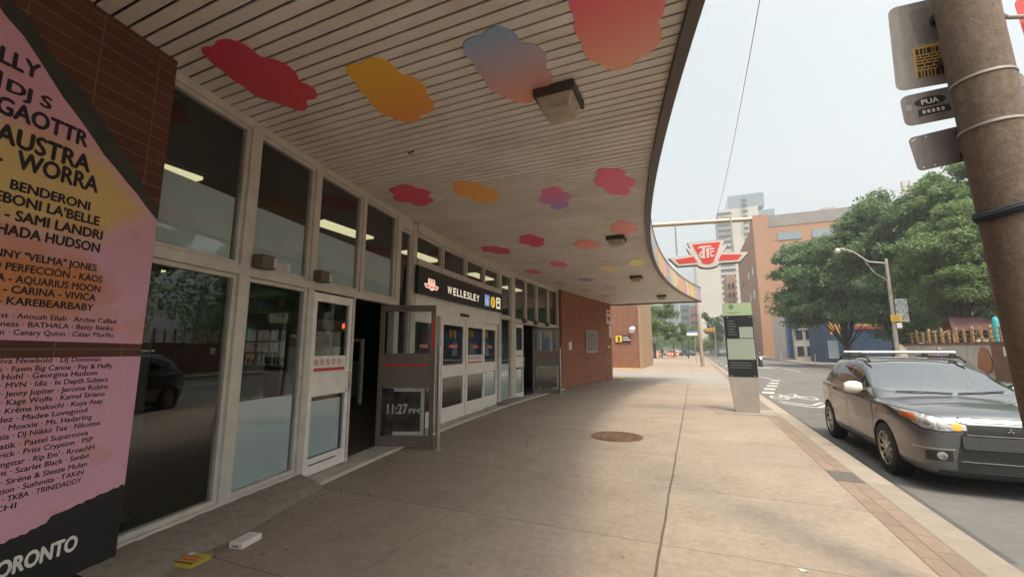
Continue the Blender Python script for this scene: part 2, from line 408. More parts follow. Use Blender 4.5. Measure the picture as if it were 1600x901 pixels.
# brick pier and walls
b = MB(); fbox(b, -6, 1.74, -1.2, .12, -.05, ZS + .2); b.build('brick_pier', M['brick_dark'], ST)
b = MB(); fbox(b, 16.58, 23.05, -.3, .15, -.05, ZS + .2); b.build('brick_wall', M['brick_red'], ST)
b = MB(); fbox(b, 23.05 - .3, 23.049, -9, -.3, -.05, ZS + .2); b.build('brick_wall', M['brick_red'], ST)
b = MB()
for q in range(40):
    s = random.uniform(16.8, 22.8); w = random.uniform(.04, .13); d = random.uniform(.02, .06)
    b.box((0, 0, 0), (w, d, .03)); 
    x, y, z = P(s, .17 + random.random() * .1, 0); b.xf(Matrix.Translation((x, y, 0)), len(b.v) - 8)
tag(b.build('rubble', M['concrete_rough']), 'crumbled mortar bits lying along the foot of the brick wall', 'rubble')['kind'] = 'stuff'
# hall
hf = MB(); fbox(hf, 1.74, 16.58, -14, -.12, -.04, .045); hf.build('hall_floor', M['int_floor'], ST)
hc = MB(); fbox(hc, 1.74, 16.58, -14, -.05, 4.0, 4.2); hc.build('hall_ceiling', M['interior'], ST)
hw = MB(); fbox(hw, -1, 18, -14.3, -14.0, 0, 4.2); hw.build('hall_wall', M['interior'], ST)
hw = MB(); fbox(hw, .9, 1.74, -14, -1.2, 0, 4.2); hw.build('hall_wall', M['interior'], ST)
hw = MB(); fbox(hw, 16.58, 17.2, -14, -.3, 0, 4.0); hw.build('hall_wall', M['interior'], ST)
# plinth & landing
def rough_strip(s0, s1, o0, o1, zf, n, nm, mt):
    mb = MB(); ns = int((s1 - s0) / .06); no = 7; vs = []
    rr = random.Random(3)
    for i in range(ns + 1):
        for j in range(no + 1):
            t = j / no; s = s0 + (s1 - s0) * i / ns; o = o0 + (o1(s) - o0) * t
            vs.append(P(s, o, zf(t) + rr.uniform(-1, 1) * n * (1 if 0 < j < no else .2)))
    fs = [(i * (no + 1) + j, (i + 1) * (no + 1) + j, (i + 1) * (no + 1) + j + 1, i * (no + 1) + j + 1) for i in range(ns) for j in range(no)]
    mb.add(vs, fs, 0); return mb.build(nm, mt, ST, smooth=True)
rough_strip(1.5, 3.74, -.06, lambda s: .50 - .10 * max(0, s - 2.6), lambda t: .125 * max(0, 1 - max(0, t - .25) / .75) ** .6 - .004, .006, 'plinth', M['concrete_rough'])
lb = MB(); fbox(lb, 3.75, 16.5, -.5, .28, -.02, .035); lb.build('landing', M['landing'], ST)
lb = MB(); fbox(lb, 2.95, 16.5, .282, .31, -.02, .042); lb.build('landing_edge', mat('edge_strip', (.5, .45, .38), .15, 10, .6), ST)
lb = MB(); fbox(lb, 2.95, 3.75, .12, .281, -.02, .03); lb.build('landing', M['landing'], ST)
lb = MB(); fbox(lb, 10.95, 12.5, -.02, .27, .036, .11); lb.build('plinth', M['concrete_rough'], ST, bevel=.02)
lb = MB(); fbox(lb, 8.6, 10.2, .06, .22, .036, .041); lb.build('drain_grate', M['galv'], ST)

def window(s0, s1, z0, z1, rail=.045, film=None, depth=.07, mt=None):
    f = MB()
    fbox(f, s0, s0 + rail, -depth, 0, z0, z1, n=1); fbox(f, s1 - rail, s1, -depth, 0, z0, z1, n=1)
    fbox(f, s0 + rail, s1 - rail, -depth, 0, z1 - rail, z1, n=1); fbox(f, s0 + rail, s1 - rail, -depth, 0, z0, z0 + rail, n=1)
    w = f.build('window', mt or M['alu'], ST, bevel=.003)
    g = MB(); fbox(g, s0 + rail, s1 - rail, -.040, -.034, z0 + rail, z1 - rail, n=1); g.build('pane', M['glass'], w)
    if film:
        g = MB(); fbox(g, s0 + rail + .01, s1 - rail - .03, -.052, -.046, z0 + rail + .005, film, n=1); g.build('frosted_film', M['film'], w)
    return w
def post(s0, s1, z0, z1, o0=-.1, o1=.03, nm='mullion'):
    p = MB(); fbox(p, s0, s1, o0, o1, z0, z1, n=1); p.build(nm, M['alu'], ST, bevel=.004)
def rail(s0, s1, z0, z1, o0=-.1, o1=.025, nm='transom'):
    p = MB(); fbox(p, s0, s1, o0, o1, z0, z1); p.build(nm, M['alu'], ST, bevel=.004)
post(2.67, 2.79, .12, 4.0); post(3.70, 3.80, .12, 4.0); post(4.77, 4.85, 2.45, 4.0); post(5.78, 5.92, .036, 4.0); post(6.34, 6.50, .036, 4.0)
rail(1.70, 5.78, 2.355, 2.45, o1=.035); rail(1.70, 6.34, 3.96, 4.05, o1=.02, nm='head_rail')
rail(1.70, 3.70, .10, .145, o1=.03, nm='sill')
window(1.74, 2.67, .146, 2.354); window(2.79, 3.70, .146, 2.354, film=1.06)
window(1.74, 2.67, 2.451, 3.959, film=3.15); window(2.79, 3.70, 2.451, 3.959, film=3.15); window(3.80, 4.77, 2.451, 3.959, film=3.15); window(4.85, 5.78, 2.451, 3.959, film=3.15)
window(5.921, 6.339, .04, 3.80, film=1.1); rail(5.92, 6.34, 3.80, 3.96)
# vestibule with sliding doors
rail(6.50, 11.04, 3.85, 4.05, o1=.05, nm='head_rail'); rail(6.50, 11.04, 3.19, 3.32, o1=.06); p_ = MB(); fbox(p_, 6.50, 11.04, -.14, .03, 2.30, 2.66); p_.build('door_header', M['door_white'], ST, bevel=.004)
for a in (7.64, 8.87, 9.98): post(a - .035, a + .035, 3.32, 3.85)
for a, c in ((6.501, 7.605), (7.675, 8.835), (8.905, 9.945), (10.015, 11.039)): window(a, c, 3.321, 3.849)
sn = MB(); fbox(sn, 8.54, 8.95, .0302, .07, 2.37, 2.43); sn.build('door_sensor', M['black'], ST)
post(11.04, 11.2, .036, 4.05); window(11.201, 12.0, .12, 2.53, film=1.16); window(11.201, 12.0, 2.58, 3.88); rail(11.2, 12.0, 2.531, 2.579); rail(11.2, 12.0, 3.881, 4.05)
post(12.0, 12.3, .036, 4.05)
rail(12.3, 16.5, 2.42, 2.53, o1=.035); rail(12.3, 16.5, 3.97, 4.05, nm='head_rail')
for a in (13.28, 14.33, 15.5): post(a - .05, a + .05, 2.53, 3.97)
for a, c in ((12.3, 13.23), (13.33, 14.28), (14.38, 15.45), (15.55, 16.5)): window(a, c, 2.531, 3.969)
post(16.46, 16.58, .036, 4.05); post(14.55, 14.63, .036, 2.42)
window(14.63, 16.46, .04, 2.42)
# brackets (small camera / heater boxes) at the transom
for s in (2.92, 3.86, 13.0, 14.05, 15.2):
    bx = MB(); fbox(bx, s - .11, s + .09, .026, .15, 2.46, 2.60, n=1); fbox(bx, s + .05, s + .092, .04, .152, 2.475, 2.585, 1, n=1)
    o = bx.build('transom_box', [mat('box_brown', (.12, .095, .07), .1, 6, .6), M['alu']], bevel=.004)
    lab = {2.92: 'small brown box on the transom, nearest the dark brick pier', 3.86: 'small brown box on the transom above the closed door leaf beside the gray film window'}.get(s)
    tag(o, lab or 'small brown box on the transom of the far doorway windows', 'box', 'boxes on the station transoms' if not lab else None)

# doors
def door(a, e, width, z0, z1, rails, panes, mt, nm='entrance_door', th=.045, stile=.07):
    """a: hinge (x,y); e: unit dir (x,y); panes list of (u0,u1,z0,z1)"""
    n = (e[1], -e[0])
    def fn(u, z, w): return (a[0] + e[0] * u + n[0] * w, a[1] + e[1] * u + n[1] * w, z)
    def bx(mb, u0, u1, za, zb, w0, w1, m=0):
        mb.hexa([fn(u0, za, w0), fn(u1, za, w0), fn(u1, za, w1), fn(u0, za, w1), fn(u0, zb, w0), fn(u1, zb, w0), fn(u1, zb, w1), fn(u0, zb, w1)], m)
    f = MB(); bx(f, 0, stile, z0, z1, -th / 2, th / 2); bx(f, width - stile, width, z0, z1, -th / 2, th / 2)
    for za, zb in rails: bx(f, stile, width - stile, za, zb, -th / 2 + .001, th / 2 - .001)
    d = f.build(nm, mt, ST, bevel=.003)
    for u0, u1, za, zb in panes:
        g = MB(); bx(g, u0, u1, za, zb, -.003, .003); g.build('pane', M['glass_clear'] if mt is M['alu_shaded'] else M['glass'], d)
    return d, fn, bx
def unit(a, b_):
    d = Vector((b_[0] - a[0], b_[1] - a[1])); return (d.x / d.length, d.y / d.length), d.length
# closed leaf beside bay two
a = P(3.81, .0, 0); c = P(4.62, .0, 0); e, wd = unit(a, c)
d, fn, bx = door(a[:2], e, wd, .05, 2.33, [(.05, .25), (1.0, 1.30), (2.22, 2.33)], [(.07, wd - .07, .25, 1.0), (.07, wd - .07, 1.3, 2.22)], M['door_white'])
st = MB(); bx(st, .075, wd - .075, 1.302, 1.51, .006, .009); st.build('notice_strip', M['white_paint'], d)
st = MB(); bx(st, .075, wd - .10, 1.315, 1.355, .0092, .011); 
for k in range(5):
    u = .125 + k * .115
    pr = [(u + .042 * math.cos(t), 1.43 + .042 * math.sin(t)) for t in np.linspace(0, 2 * math.pi, 20, endpoint=False)]
    pi = [(u + .033 * math.cos(t), 1.43 + .033 * math.sin(t)) for t in np.linspace(0, 2 * math.pi, 20, endpoint=False)]
    vs = [fn(*p, .0095) for p in pr] + [fn(*p, .0095) for p in pi]
    st.add(vs, [(i, (i + 1) % 20, 20 + (i + 1) % 20, 20 + i) for i in range(20)])
    st.add([fn(u - .03, 1.455, .0097), fn(u - .024, 1.46, .0097), fn(u + .03, 1.405, .0097), fn(u + .024, 1.40, .0097)], [(0, 1, 2, 3)])
    st.add([fn(u - .012 + .004 * k, 1.405, .0093), fn(u + .012, 1.41, .0093), fn(u + .008, 1.452, .0093), fn(u - .006, 1.45, .0093)], [(0, 1, 2, 3)], 1)
st.build('prohibition_symbols', [M['red'], M['black']], d)
st = MB(); bx(st, .08, wd - .12, .262, .94, -.02, -.012); st.build('frosted_film', M['film'], d)
st = MB(); bx(st, .09, wd - .2, .165, .18, .0225, .025); st.build('kick_slot', M['black'], d)
hd = MB(); hd.tube([fn(wd - .035, 1.02, .02), fn(wd - .035, 1.02, .07), fn(wd - .035, 1.28, .07), fn(wd - .035, 1.28, .02)], .016); hd.build('handle', M['white_paint'], d, smooth=True)
# frame header over the opening
post(4.63, 4.68, .04, 2.355, nm='door_jamb')
# open leaf A
a, c = (-4.87, 5.61), (-4.0, 5.985); e, wd = unit(a, c); wd = .94
d, fn, bx = door(a, e, wd, .03, 2.34, [(.03, .2), (.97, 1.53), (2.23, 2.34)], [(.07, wd - .07, .2, .97), (.07, wd - .07, 1.53, 2.23)], M['alu_shaded'], stile=.075)
st = MB(); bx(st, .078, wd - .09, 1.315, 1.355, .0225, .025); bx(st, wd - .06, wd - .012, 1.60, 2.08, .0235, .026); st.build('red_stripe', M['red'], d)
st = MB(); bx(st, .30, .52, 2.275, 2.292, .0225, .025); st.build('closer_slot', M['black'], d)
def picture_mat(name, seed, cols):
    k = NT(name); co = k.coord('UV'); k.set(Roughness=.35)
    mp = k.n('ShaderNodeMapping'); mp.inputs['Location'].default_value = (seed, seed * .37, 0); k.l(co, mp.inputs['Vector'])
    n = k.noise(mp.outputs[0], 6, 3, .5); k.l(k.ramp(n, cols), k.b.inputs['Base Color']); return k.m
M['advert'] = picture_mat('advert_picture', 3.2, [(.3, (.012, .01, .012)), (.45, (.03, .025, .03)), (.55, (.10, .04, .02)), (.62, (.03, .035, .05)), (.75, (.16, .09, .04))])
M['advert_gold'] = picture_mat('gold_picture', 8.1, [(.3, (.30, .15, .03)), (.45, (.06, .04, .02)), (.55, (.35, .20, .06)), (.62, (.05, .04, .03)), (.75, (.5, .3, .08))])
st = MB(); bx(st, .10, wd - .14, .21, .955, -.030, -.022); ad = st.build('advert', M['advert'], d)
st = MB(); bx(st, .27, .78, .90, .95, -.0218, -.019); bx(st, .27, .78, .205, .26, -.0218, -.019); bx(st, .72, .78, .262, .898, -.0218, -.019); st.build('advert_border', M['white_paint'], d)
st = MB(); put_text(st, '11:27', .17, .50, .545, .16, fn, 0, .04, -.016); put_text(st, 'PM', .53, .70, .55, .08, fn, 0, .035, -.016); st.build('lettering', mat('advert_white', (.75, .72, .72), 0, 1, .5), d)
# open leaf B
a, c = (-5.44, 14.42), (-4.55, 14.80); e, wd = unit(a, c); wd = 1.0
d, fn, bx = door(a, e, wd, .03, 2.38, [(.03, .18), (.99, 1.55), (2.28, 2.38)], [(.07, wd - .07, .18, .99), (.07, wd - .07, 1.55, 2.28)], M['alu_shaded'], stile=.075)
st = MB(); bx(st, .09, wd - .09, 1.33, 1.36, .0225, .025); st.build('red_stripe', M['red'], d)
st = MB(); bx(st, .30, .325, 1.55, 2.28, -.02, .02); bx(st, .66, .685, 1.55, 2.28, -.02, .02); st.build('glazing_bar', M['alu'], d)
st = MB(); bx(st, .12, wd - .12, .22, .95, -.03, -.022); st.build('advert', M['advert_gold'], d)
st = MB()
for q in range(7):
    u = .15 + q * .105; st.add([fn(u, .28, -.018), fn(u + .07, .28, -.018), fn(u + .05, .6 + .2 * random.random(), -.018), fn(u + .02, .65, -.018)], [(0, 1, 2, 3)])
st.build('advert_figures', M['black'], d)
# closed leaf B
a = P(12.3, .0, 0); c = P(13.0, .0, 0); e, wd = unit(a, c)
d, fn, bx = door(a[:2], e, wd, .05, 2.40, [(.05, .22), (1.02, 1.36), (2.29, 2.40)], [(.07, wd - .07, .22, 1.02), (.07, wd - .07, 1.36, 2.29)], M['door_white'])
st = MB(); bx(st, .075, wd - .075, 1.365, 1.56, .006, .009); st.build('notice_strip', M['white_paint'], d)
st = MB(); bx(st, .075, wd - .1, 1.37, 1.40, .0095, .011); st.build('red_stripe', M['red'], d)
st = MB(); bx(st, .08, wd - .1, .225, .95, -.02, -.012); st.build('frosted_film', M['film'], d)
hd = MB(); hd.tube([fn(wd - .035, 1.04, .02), fn(wd - .035, 1.04, .07), fn(wd - .035, 1.3, .07), fn(wd - .035, 1.3, .02)], .016); hd.build('handle', M['white_paint'], d, smooth=True)
# sliding leaves
for s0, s1, off, kind in ((6.52, 7.52, -.06, 0), (7.62, 8.86, .0, 1), (8.90, 10.04, .0, 2), (10.06, 11.03, -.06, 3)):
    a = P(s0, off, 0); c = P(s1, off, 0); e, wd = unit(a, c)
    tz = 2.13
    d, fn, bx = door(a[:2], e, wd, .045, 2.30, [(.045, .35), (.99, 1.25), (tz, 2.30)], [(.11, wd - .11, .35, .99), (.11, wd - .11, 1.25, tz)], M['door_white'], nm='sliding_door', stile=.11)
    st = MB(); bx(st, wd * .32, wd * .66, 1.62, 1.70, .005, .008); st.build('warning_sticker', M['red'], d)
    st = MB(); put_text(st, 'AUTOMATIC', wd * .34, wd * .64, 1.645, .032, fn, 0, .02, .010); st.build('lettering', M['white_paint'], d)
    if kind == 2:
        st = MB(); bx(st, .115, wd - .115, 1.255, 1.45, .005, .008); st.build('notice_strip', M['white_paint'], d)
        st = MB(); bx(st, .12, wd - .13, 1.262, 1.295, .0085, .011)
        for q in range(5): bx(st, .17 + q * .16, .26 + q * .16, 1.34, 1.42, .0085, .0095, 1)
        st.build('red_stripe', [M['red'], M['galv']], d)
    if kind == 3:
        st = MB(); bx(st, .115, wd - .115, .36, .96, -.02, -.012); st.build('frosted_film', M['film'], d)
post(7.54, 7.60, .036, 2.30, nm='door_jamb')

# canopy
sf = MB(); y = -6.0; k = 0
while y < 23.4:
    y1 = y + .089
    for xa, xb, ya, yb in ((None, None, y, y1),):
        vs = [(xwall(ya) - .03, ya, ZS), (xfas(ya) - .02, ya, ZS), (xfas(yb) - .02, yb, ZS), (xwall(yb) - .03, yb, ZS)]
        vs += [(p[0], p[1], ZS + .016) for p in vs]
        sf.hexa(vs, 0)
    y += .11; k += 1
def soffit_mat():
    k = NT('soffit_boards'); k.set(Roughness=.55); co = k.coord()
    g = k.n('ShaderNodeNewGeometry'); ri = g.outputs['Random Per Island']
    c = k.ramp(ri, [(0, (.77, .725, .68)), (1, (.82, .77, .725))])
    mp = k.n('ShaderNodeMapping'); mp.inputs['Scale'].default_value = (.9, 1.3, 1); k.l(co, mp.inputs['Vector'])
    st = k.ramp(k.noise(mp.outputs[0], 1.4, 9, .7), [(.35, (.84, .81, .76)), (.62, (1.03, 1.03, 1.03))])
    c = k.mix(1., c, st, 'MULTIPLY')
    c = k.mix(.4, c, k.ramp(k.noise(co, 40, 6, .7), [(.25, (.75,) * 3), (.7, (1.08,) * 3)]), 'MULTIPLY')
    k.l(c, k.b.inputs['Base Color']); return k.m
sf.build('soffit', soffit_mat(), ST)
rf = MB(); fbk = MB()
ys = np.linspace(-6, 23.4, 60)
for ya, yb in zip(ys, ys[1:]):
    vs = [(xwall(ya) - 14.5, ya, ZS + .045), (xfas(ya) - .03, ya, ZS + .045), (xfas(yb) - .03, yb, ZS + .045), (xwall(yb) - 14.5, yb, ZS + .045)]
    vs += [(p[0], p[1], 4.70) for p in vs]; rf.hexa(vs)
rf.build('roof_slab', mat('roof_dark', (.03, .026, .022), .2, 3, .9), ST)
def mural_mat():
    k = NT('mural'); k.set(Roughness=.5); uv = k.coord('UV')
    sep = k.n('ShaderNodeSeparateXYZ'); k.l(uv, sep.inputs[0])
    bend = k.math('SINE', k.math('MULTIPLY', sep.outputs[1], 7))
    u = k.math('ADD', sep.outputs[0], k.math('MULTIPLY', bend, .16))
    wn = k.n('ShaderNodeTexWhiteNoise', noise_dimensions='1D'); k.l(k.math('FLOOR', k.math('MULTIPLY', u, 2.1)), wn.inputs['W'])
    pal = [(0, (.55, .30, .33)), (.14, (.58, .34, .16)), (.28, (.24, .38, .48)), (.42, (.60, .47, .22)), (.55, (.55, .26, .34)), (.68, (.33, .43, .33)), (.8, (.55, .50, .44)), (.92, (.42, .36, .46))]
    c = k.ramp(wn.outputs[0], pal, 'CONSTANT')
    v = k.n('ShaderNodeTexVoronoi', i_Scale=2.4); k.l(uv, v.inputs['Vector'])
    w2 = k.n('ShaderNodeTexWhiteNoise'); k.l(v.outputs['Color'], w2.inputs['Vector'])
    c2 = k.ramp(w2.outputs[0], pal, 'CONSTANT')
    c = k.mix(k.math('LESS_THAN', v.outputs['Distance'], .32), c, c2)
    k.l(c, k.b.inputs['Base Color']); return k.m
fs_ = MB(); fbox(fs_, -6.2, 23.6, 0.0, .05, 4.06, 4.72, n=70, F=PF); fs_.build('fascia', mural_mat(), ST)
fl = MB(); fbox(fl, -6.2, 23.62, -.045, .055, 3.985, 4.058, n=70, F=PF); fl.build('drip_edge', mat('drip_edge', (.085, .066, .064), .1, 5, .5), ST)
fl = MB(); fbox(fl, -6.2, 23.6, -.03, .07, 4.722, 4.76, n=70, F=PF); fl.build('coping', M['galv'], ST)
fl = MB(); fl.box((-4.4, 23.36, 3.98), (.42, 23.46, 4.70)); fl.build('end_fascia', mat('end_fascia', (.16, .12, .09), .2, 2, .6), ST)

# ---------------------------------------------------------------- cloud panels on the soffit
CLM = {}
def cloud_mat(c0, c1, y0, y1):
    k = NT('cloud_print'); k.set(Roughness=.45); co = k.coord(); sep = k.n('ShaderNodeSeparateXYZ'); k.l(co, sep.inputs[0])
    mr = k.n('ShaderNodeMapRange'); mr.inputs[1].default_value = y0; mr.inputs[2].default_value = y1; k.l(sep.outputs[1], mr.inputs[0])
    c = k.mix(mr.outputs[0], c0, c1)
    c = k.mix(.5, c, k.ramp(k.noise(co, 130, 2), [(.2, (.8,) * 3), (.8, (1.15,) * 3)]), 'MULTIPLY')
    k.l(c, k.b.inputs['Base Color']); return k.m
from math import cos, sin
CAMR = (0, 0, 1.6)
CLOUDS = []
def smooth(poly, it=2):
    for _ in range(it):
        q = []
        for i in range(len(poly)):
            a, b_ = poly[i], poly[(i + 1) % len(poly)]
            q += [(a[0] * .75 + b_[0] * .25, a[1] * .75 + b_[1] * .25), (a[0] * .25 + b_[0] * .75, a[1] * .25 + b_[1] * .75)]
        poly = q
    return poly
def cloud(label, outline, c0, c1):
    cx = sum(p[0] for p in outline) / len(outline); cy = sum(p[1] for p in outline) / len(outline)
    y0 = min(p[1] for p in outline) - cy; y1 = max(p[1] for p in outline) - cy
    mb = MB(); mb.prism([(x - cx, y - cy) for x, y in outline], lambda u, v, w: (u, v, w), -.012, -.001)
    o = mb.build('cloud_panel', cloud_mat(c0, c1, y0, y1), local=True); o.location = (cx, cy, ZS)
    tag(o, label, 'cloud panel', 'painted cloud panels on the canopy soffit')
LOBES = [(0, 0, .62, .55), (.48, .18, .42, .42), (-.5, -.12, .42, .45), (-.72, .2, .28, .35), (.74, -.12, .26, .35), (.15, -.42, .42, .42), (-.2, .42, .42, .42)]
def lobes(cx, cy, rx, ry, fl=1, rot=0):
    out = []
    for k in range(72):
        t = 2 * math.pi * k / 72; best = 0
        for lu, lv, ra, rb in LOBES:
            lv = lv * fl
            # ray/circle distance
            dx, dy = cos(t), sin(t); r = max(ra, rb) * .93; bq = dx * lu + dy * lv; cq = lu * lu + lv * lv - r * r; disc = bq * bq - cq
            if disc >= 0: best = max(best, bq + math.sqrt(disc))
        u, v = best * cos(t), best * sin(t)
        u, v = u * cos(rot) - v * sin(rot), u * sin(rot) + v * cos(rot)
        out.append((cx + v * rx / .9, cy + u * ry / 1.0))
    return out
cloud('dark crimson cloud panel nearest the brick pier', smooth([(-3.59, 1.83), (-3.54, 1.83), (-3.47, 1.86), (-3.37, 1.82), (-3.27, 1.85), (-3.22, 1.91), (-3.21, 2.0), (-3.24, 2.1), (-3.15, 2.15), (-3.11, 2.26), (-3.14, 2.38), (-3.21, 2.46), (-3.17, 2.52), (-3.18, 2.62), (-3.25, 2.69), (-3.3, 2.71), (-3.39, 2.68), (-3.47, 2.78), (-3.58, 2.82), (-3.65, 2.74), (-3.69, 2.63), (-3.75, 2.52), (-3.8, 2.45), (-3.75, 2.32), (-3.75, 2.21), (-3.7, 2.09), (-3.69, 1.99), (-3.63, 1.87)], 1), (0.65, 0.06, 0.11), (0.74, 0.09, 0.09))
cloud('orange cloud panel between the crimson and the blue cloud near the camera', smooth([(-2.69, 2.5), (-2.62, 2.46), (-2.56, 2.48), (-2.5, 2.5), (-2.43, 2.47), (-2.34, 2.48), (-2.28, 2.55), (-2.27, 2.65), (-2.29, 2.75), (-2.22, 2.8), (-2.18, 2.9), (-2.19, 3.01), (-2.25, 3.1), (-2.25, 3.21), (-2.31, 3.32), (-2.42, 3.37), (-2.5, 3.34), (-2.59, 3.45), (-2.69, 3.45), (-2.79, 3.34), (-2.87, 3.18), (-2.85, 3.01), (-2.8, 2.88), (-2.79, 2.75), (-2.73, 2.66), (-2.72, 2.56)], 1), (0.90, 0.54, 0.05), (0.90, 0.33, 0.09))
cloud('blue cloud panel fading to peach, touching the nearest square light', smooth([(-1.6, 2.66), (-1.54, 2.61), (-1.46, 2.6), (-1.4, 2.63), (-1.33, 2.58), (-1.24, 2.58), (-1.17, 2.65), (-1.14, 2.73), (-1.15, 2.82), (-1.07, 2.86), (-1.01, 2.94), (-1.0, 3.05), (-1.04, 3.15), (-1.06, 3.19), (-1.03, 3.28), (-1.05, 3.38), (-1.13, 3.45), (-1.23, 3.46), (-1.29, 3.57), (-1.37, 3.62), (-1.45, 3.59), (-1.52, 3.49), (-1.57, 3.41), (-1.64, 3.3), (-1.65, 3.18), (-1.62, 3.11), (-1.64, 3.0), (-1.63, 2.92), (-1.6, 2.85), (-1.63, 2.78)], 1), (0.28, 0.44, 0.65), (0.90, 0.36, 0.22))
cloud('large hot pink cloud panel at the canopy edge overhead', smooth([(-0.65, 2.51), (-0.68, 2.57), (-0.69, 2.64), (-0.67, 2.73), (-0.71, 2.82), (-0.71, 2.93), (-0.69, 3.0), (-0.71, 3.12), (-0.68, 3.24), (-0.59, 3.34), (-0.55, 3.43), (-0.45, 3.47), (-0.36, 3.45), (-0.32, 3.39), (-0.22, 3.35), (-0.13, 3.29), (-0.09, 3.18), (-0.1, 3.08), (-0.12, 3.04), (-0.07, 2.97), (-0.05, 2.88), (-0.04, 2.81), (-0.08, 2.65), (-0.22, 2.51), (-0.43, 2.44)], 1), (0.90, 0.11, 0.21), (0.90, 0.44, 0.29))
cloud('second row crimson cloud panel beside the glass front', lobes(-4.04, 5.26, 0.40, 0.43, 1, -0.10), (0.81, 0.09, 0.16), (0.81, 0.09, 0.15))
cloud('second row orange cloud panel', lobes(-3.02, 5.57, 0.36, 0.49, -1, -0.01), (0.90, 0.39, 0.10), (0.90, 0.49, 0.11))
cloud('second row cloud panel fading from pink to violet', lobes(-1.96, 6.31, 0.29, 0.51, 1, -0.22), (0.90, 0.21, 0.36), (0.43, 0.33, 0.69))
cloud('second row plain pink cloud panel by the canopy edge', lobes(-0.94, 6.01, 0.32, 0.54, -1, 0.02), (0.90, 0.16, 0.28), (0.90, 0.18, 0.28))
cloud('third row crimson cloud panel close to the clerestory windows', lobes(-4.40, 9.16, 0.37, 0.46, -1, 0.15), (0.74, 0.09, 0.15), (0.74, 0.09, 0.15))
cloud('third row dark pink cloud panel second from the glass', lobes(-3.27, 8.68, 0.34, 0.53, 1, -0.14), (0.78, 0.10, 0.18), (0.78, 0.10, 0.18))
cloud('third row salmon cloud panel fading to peach', lobes(-2.19, 9.57, 0.34, 0.52, -1, -0.11), (0.90, 0.26, 0.28), (0.90, 0.49, 0.39))
cloud('third row salmon cloud panel beside the second square light', lobes(-1.19, 8.50, 0.31, 0.50, 1, 0.16), (0.90, 0.31, 0.28), (0.90, 0.39, 0.36))
cloud('fourth row rose cloud panel near the wall', lobes(-4.59, 12.31, 0.31, 0.36, -1, -0.14), (0.81, 0.20, 0.25), (0.81, 0.20, 0.25))
cloud('fourth row rose cloud panel in the middle of the soffit', lobes(-3.50, 11.48, 0.30, 0.43, 1, 0.16), (0.85, 0.21, 0.26), (0.85, 0.21, 0.26))
cloud('pale yellow-green cloud panel left of its twin by the canopy edge', lobes(-2.30, 12.79, 0.32, 0.58, -1, 0.15), (0.90, 0.74, 0.33), (0.81, 0.69, 0.39))
cloud('pale yellow cloud panel nearest the curved canopy edge', lobes(-1.38, 12.11, 0.30, 0.53, 1, -0.17), (0.90, 0.81, 0.26), (0.90, 0.81, 0.33))
cloud('violet cloud panel far along the soffit', lobes(-3.40, 14.45, 0.34, 0.40, -1, 0.06), (0.43, 0.31, 0.59), (0.43, 0.31, 0.59))
cloud('faded grey violet cloud panel beside the far brick wall', lobes(-4.48, 14.82, 0.30, 0.54, -1, -0.21), (0.59, 0.43, 0.49), (0.59, 0.43, 0.49))
cloud('faded mauve cloud panel past the violet one', lobes(-2.98, 16.80, 0.31, 0.57, -1, 0.09), (0.69, 0.45, 0.43), (0.69, 0.45, 0.43))
cloud('faint lilac cloud panel before the far canopy edge', lobes(-1.27, 15.11, 0.28, 0.37, 1, -0.16), (0.81, 0.65, 0.69), (0.81, 0.65, 0.69))
cloud('small dusky pink cloud panel beside the brick wall top', lobes(-4.03, 17.19, 0.22, 0.35, -1, -0.11), (0.65, 0.39, 0.36), (0.65, 0.39, 0.36))
cloud('small dusky violet cloud panel farthest along the brick wall', lobes(-3.65, 19.39, 0.24, 0.38, -1, -0.25), (0.49, 0.36, 0.43), (0.49, 0.36, 0.43))

# ---------------------------------------------------------------- soffit lights
M['lens'] = mat('dirty_lens', (.42, .36, .28), .25, 12, .35)
def soffit_light():
    t = thing('canopy_light', 'square canopy light with dusty lens beside the blue and peach cloud', 'light', (-1.07, 3.62, ZS), 'square lights under the canopy')
    h = MB(); h.box((-.2, -.2, -.085), (.2, .2, -.001)); h.build('housing', mat('light_housing', (.05, .04, .035), .1, 5, .5), t, local=True, bevel=.006)
    l = MB(); a, c = .178, .135
    l.hexa([(-c, -c, -.2), (c, -c, -.2), (c, c, -.2), (-c, c, -.2), (-a, -a, -.086), (a, -a, -.086), (a, a, -.086), (-a, a, -.086)]); l.build('lens', M['lens'], t, local=True, bevel=.012)
    return t
L0 = soffit_light()
for (x, y), lab in (((-1.45, 9.15), 'square canopy light second from the camera, just past the hanging sign beam'), ((-1.68, 14.5), 'square canopy light third from the camera, between pale yellow clouds'), ((-1.25, 20.2), 'square canopy light farthest from the camera near the canopy end')):
    copy_tree(L0, (x, y, ZS), lab)
hk = MB(); hk.tube([(-3.17, 4.0, ZS), (-3.12, 3.96, 4.0), (-3.07, 4.0, ZS - .002), (-3.12, 4.03, 4.01), (-3.17, 4.0, ZS)], .006, 6)
tag(hk.build('wire_hook', M['black']), 'small bent wire hook sticking out of the soffit boards', 'hook')

